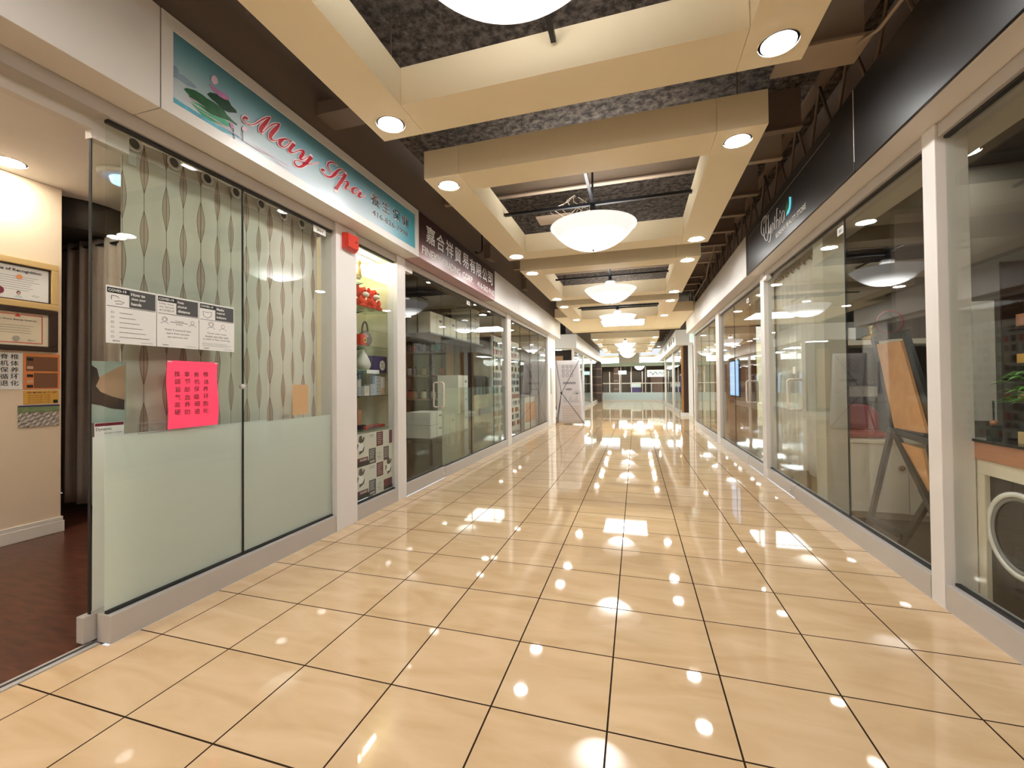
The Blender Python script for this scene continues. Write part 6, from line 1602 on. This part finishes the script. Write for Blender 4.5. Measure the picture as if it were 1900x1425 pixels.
# ================================================================== cross hall, far shops and atrium
struct('wall_left_corner_shop', MB().box(-6.9, -1.0, 17.3, 17.4, 0, 2.74), M['darkroom'], 'dark shop front facing the cross hall on the left', 'wall')
t = thing('shop_opening', 'dark shop opening behind the banner stand facing the cross hall', 'shop opening', (-0.6, 17.0, 0))
obj('dark_glass', MB().box(-1.0, -0.24, 17.3, 17.34, 0.15, 2.7), M['darkglass'], t)
obj('brown_panel', MB().box(-0.98, -0.6, 17.24, 17.3, 0.3, 2.45), M['brownbox'], t)
obj('base_rail', MB().box(-1.0, -0.16, 17.22, 17.32, 0, 0.15), M['alu'], t)
struct('trim_60', MB().box(-0.24, -0.15, 17.3, 17.42, 0, 2.74), M['alulite'], 'pale corner post of the far left shops', 'post')
struct('floor_far_left', MB().box(-6.9, -0.26, 17.4, 29, 0.0, 0.004), M['offwhite'], 'pale floor of the far left shops', 'floor')
struct('wall_far_left_back', MB().box(-3.1, -3.0, 17.4, 29, 0, 2.9), M['showwall'], 'pale back wall of the far left shops', 'wall')
struct('wall_far_right_back', MB().box(7.0, 7.1, 17.3, 29, 0, 2.9), M['showwall'], 'pale back wall of the far right shops', 'wall')
struct('ceiling_far_left', MB().box(-6.9, -0.42, 17.42, 29, 2.9, 3.0), M['spaceil'], 'white ceiling of the far left shops', 'ceiling')
struct('ceiling_far_right', MB().box(4.46, 10.9, 17.3, 29, 2.9, 3.0), M['spaceil'], 'white ceiling of the far right shops', 'ceiling')
for i, (x, y) in enumerate(((-1.6, 19.5), (-1.6, 23.0), (-1.6, 26.5), (5.6, 19.5), (5.6, 23.0), (5.6, 26.5))):
    side = 'left' if x < 0 else 'right'
    nm = ('nearest', 'middle', 'farthest')[i % 3]
    tag(obj('ceiling_light_panel', MB().box(x - 0.5, x + 0.5, y - 0.5, y + 0.5, 2.88, 2.899), M['daypanel']), 'cool ceiling light panel inside the far %s shops, the %s one' % (side, nm), 'ceiling light', 'cool light panels in the far shops')
gc = [('ink', 'black'), ('paleblue', 'pale blue'), ('navy', 'navy'), ('offwhite', 'cream'), ('grey', 'grey'), ('blueglow', 'glowing blue')]  # the last blue is a glowing colour put on plain garments
gp = {}
for side, x in (('left', -0.9), ('right', 4.9)):
    for ri in range(3):
        ya = 18.2 + ri * 3.4
        t = thing('clothes_rail', 'chrome clothes rail in the far %s shop, the %s one' % (side, ('nearest', 'middle', 'farthest')[ri]), 'clothes rail', (x, ya + 1.2, 0))
        obj('rail', MB().tube([(x, ya, 1.75), (x, ya + 2.5, 1.75)], 0.015, 8), M['chrome'], t)
        for yy in (ya + 0.02, ya + 2.48): obj('leg', MB().tube([(x, yy, 0.004), (x, yy, 1.75)], 0.015, 8), M['chrome'], t)
        for k in range(12):
            ci = (k * 2 + ri + (k // 4)) % (6 if k < 7 and side == 'left' else 5)
            y = ya + 0.15 + k * 0.2
            lab = '%s garment, %s on the %s clothes rail of the far %s shop' % (gc[ci][1], ORDN[k], ('nearest', 'middle', 'farthest')[ri], side)
            if ci not in gp:
                B = MB().prismy([(x - 0.2, 0.75), (x + 0.2, 0.75), (x + 0.18, 1.6), (x + 0.05, 1.70), (x - 0.05, 1.70), (x - 0.18, 1.6)], y - 0.03, y + 0.03)
                g = tag(obj('garment', B, M[gc[ci][0]], origin=(x, y, 0.75), bevel=0.01), lab, 'garment', 'garments on the far clothes rails')
                gp[ci] = g
            else: dup(gp[ci], (x, y, 0.75), lab)
t = thing('striped_column', 'dark brown tiled column with paler bands at the end of the left row', 'column', (-0.08, 29.3, 0))
obj('shaft', MB().box(-0.27, 0.11, 29.1, 29.5, 0, 2.74), M['colbrown'], t)
for z in (0.55, 1.1, 1.65, 2.2): obj('band', MB().box(-0.275, 0.115, 29.095, 29.505, z, z + 0.09), M['colband'], t)
t = thing('striped_column', 'narrower brown banded column farther back in the atrium', 'column', (0.87, 36, 0))
obj('shaft', MB().box(0.62, 0.98, 36, 36.36, 0, 2.5), M['colbrown'], t)
for z in (0.7, 1.4, 2.0): obj('band', MB().box(0.615, 0.985, 35.995, 36.365, z, z + 0.09), M['colband'], t)
t = thing('pale_shop_end', 'end of the far right row with dark tree-like trunk and white post', 'shop corner', (4.3, 16.5, 0))
obj('wood_strip', MB().box(4.03, 4.10, 16.5, 16.6, 0.12, 2.66), M['warmwood'], t)
obj('dark_panel', MB().box(4.10, 4.27, 16.5, 16.6, 0.12, 2.66), M['colbrown'], t)
obj('white_post', MB().box(4.27, 4.42, 16.42, 16.6, 0.0, 2.68), M['white'], t)
obj('base_rail', MB().box(3.99, 4.27, 16.45, 16.62, 0.0, 0.12), M['alulite'], t)
obj('timber_post', MB().box(4.44, 4.62, 16.46, 16.62, 0.0, 2.68), M['warmwood'], t)
struct('wall_right_corner_shop', MB().box(4.62, 10.9, 16.5, 16.6, 0, 2.68), M['showwall'], 'pale shop front facing the cross hall on the right', 'wall')
# glowing panes added at both ends to bring daylight into the cross hall
for n_, x in (('window_90', -6.98), ('window_91', 10.95)):
    t = thing(n_, 'glowing pane added for daylight at the %s end of the cross hall' % ('left' if x < 0 else 'right'), 'window', (x, 15, 0.3), kind='structure')
    obj('glass_pane', MB().box(x, x + 0.02, 13.2, 16.2, 0.2, 2.9), M['day'], t)
for i, (x, y) in enumerate(((-3, 15.5), (7, 15.0), (-3, 13.9), (7, 13.6))):
    tag(obj('ceiling_light_panel', MB().box(x - 0.6, x + 0.6, y - 0.3, y + 0.3, 3.80, 3.82), M['daypanel']), 'cool light panel added over the cross hall to whiten its floor, %s' % ('left far', 'right far', 'left near', 'right near')[i], 'ceiling light', 'cool light panels added over the cross hall')  # added to whiten the cross hall floor

# atrium railing wall and what stands beyond
t = thing('parapet_wall', 'low pale blue parapet across the far end of the hall', 'parapet', (2.0, 30.0, 0))
obj('panel', MB().box(0.12, 4.3, 30.0, 30.15, 0, 0.60), M['paleblue'], t)
obj('base_strip', MB().box(0.12, 4.3, 29.97, 30.0, 0, 0.10), M['offwhite'], t)
t = thing('glass_railing', 'glass railing with white mullions above the parapet', 'railing', (2.0, 30.05, 0.6))
obj('top_rail', MB().box(0.12, 4.3, 30.04, 30.10, 1.20, 1.27), M['white'], t)
for x in (1.35, 2.05, 2.98, 3.35): obj('mullion', MB().box(x, x + 0.05, 30.04, 30.10, 0.6, 2.35 if x < 3 else 1.2), M['white'], t)
obj('glass_pane', MB().box(0.12, 4.3, 30.06, 30.075, 0.6, 1.2), M['clear'], t)
struct('trim_61', MB().box(-1.0, 5.2, 30.0, 30.4, 2.42, 2.66), M['palegreen'], 'pale green beam across the end of the hall', 'beam')
struct('trim_62', MB().box(1.25, 2.62, 30.0, 30.4, 2.66, 3.5), M['offwhite'], 'white block between the two high bright windows', 'beam')
for n_, a, b in (('window_92', -0.6, 1.24), ('window_93', 2.63, 4.6)):
    t = thing(n_, 'high bright window strip %s of the white block' % ('left' if a < 0 else 'right'), 'window', (a, 30.2, 2.7), kind='structure')
    obj('glass_pane', MB().box(a, b, 30.2, 30.22, 2.665, 3.02), M['day'], t)
tag(obj('steel_pole', MB().tube([(4.2, 29.6, 0), (4.2, 29.6, 2.66)], 0.05, 12), M['grey']), 'grey blue pole at the right end of the parapet', 'pole')
t = thing('kiosk', 'dark kiosk front with white lettering beyond the parapet on the right', 'kiosk', (4.3, 38, 0))
obj('front_panel', MB().box(3.6, 5.4, 38, 38.2, 0, 2.1), M['colbrown'], t)
obj('sign_board', MB().box(3.3, 5.4, 37.9, 38.0, 1.75, 2.35), M['paleblue'], t)
obj('sign_mark', MB().tube([(3.5 + 0.07 * k, 37.88, 2.05 + 0.13 * math.sin(k * 1.15) * (1 if k % 5 else 0.3)) for k in range(22)], 0.022, 6), M['ink'], t)
t = thing('dark_shop_front', 'dark shop front beyond the parapet with white uprights', 'shop front', (1.0, 40, 0))
obj('front_panel', MB().box(-0.6, 3.4, 40.4, 40.5, 0, 2.3), M['darkroom'], t)
for x in (0.0, 0.9, 1.9, 2.9): obj('upright', MB().box(x, x + 0.06, 40.3, 40.4, 0, 2.3), M['white'], t)
obj('counter_block', MB().box(1.9, 2.8, 39.6, 40.2, 0.3, 1.3), M['paleblue'], t)
obj('counter_shade', MB().box(1.9, 2.8, 39.5, 39.6, 0.35, 0.85), M['navy'], t)  # navy block in front of the pale counter
t = thing('cyan_sign', 'glowing cyan sign beyond the parapet', 'sign', (1.17, 37.25, 2.0))
obj('sign_box', MB().box(0.75, 1.6, 37.2, 37.3, 2.0, 2.3), M['cyansign'], t)
for x in (0.85, 1.5): obj('hanger', MB().box(x, x + 0.02, 37.24, 37.26, 2.3, 3.299), M['grey'], t)
for i, (y, w_) in enumerate(((33.2, 1.0), (36.2, 1.0), (39.2, 1.0), (42.2, 1.0))):
    lab = 'small glowing bowl lamp in the hall beyond the parapet, the %s one' % ('nearest', 'second', 'third', 'farthest')[i]
    dup(pl, (2.7, y, 3.27 if y < 34 else 3.0), lab)
for i, y in enumerate((32.0, 35.0, 38.0, 41.0)):
    for x, sx in ((1.4, 'left'), (4.0, 'right')):
        dup(proto, (x, y, 3.29 if y > 34 else 3.87), '%s downlight in the hall beyond the parapet, pair %s' % (sx, ('one', 'two', 'three', 'four')[i]))
tag(obj('ceiling_light_panel', MB().box(0.0, 4.0, 46, 47, 3.26, 3.29), M['daypanel']), 'cool ceiling light panel deep beyond the atrium', 'ceiling light')
tag(obj('ceiling_light_panel', MB().box(-3.5, -1.0, 33, 36, 3.2, 3.25), M['daypanel']), 'cool ceiling light panel beyond the parapet on the left', 'ceiling light')
tag(obj('ceiling_light_panel', MB().box(5.5, 8.0, 33, 36, 3.2, 3.25), M['daypanel']), 'cool ceiling light panel beyond the parapet on the right', 'ceiling light')
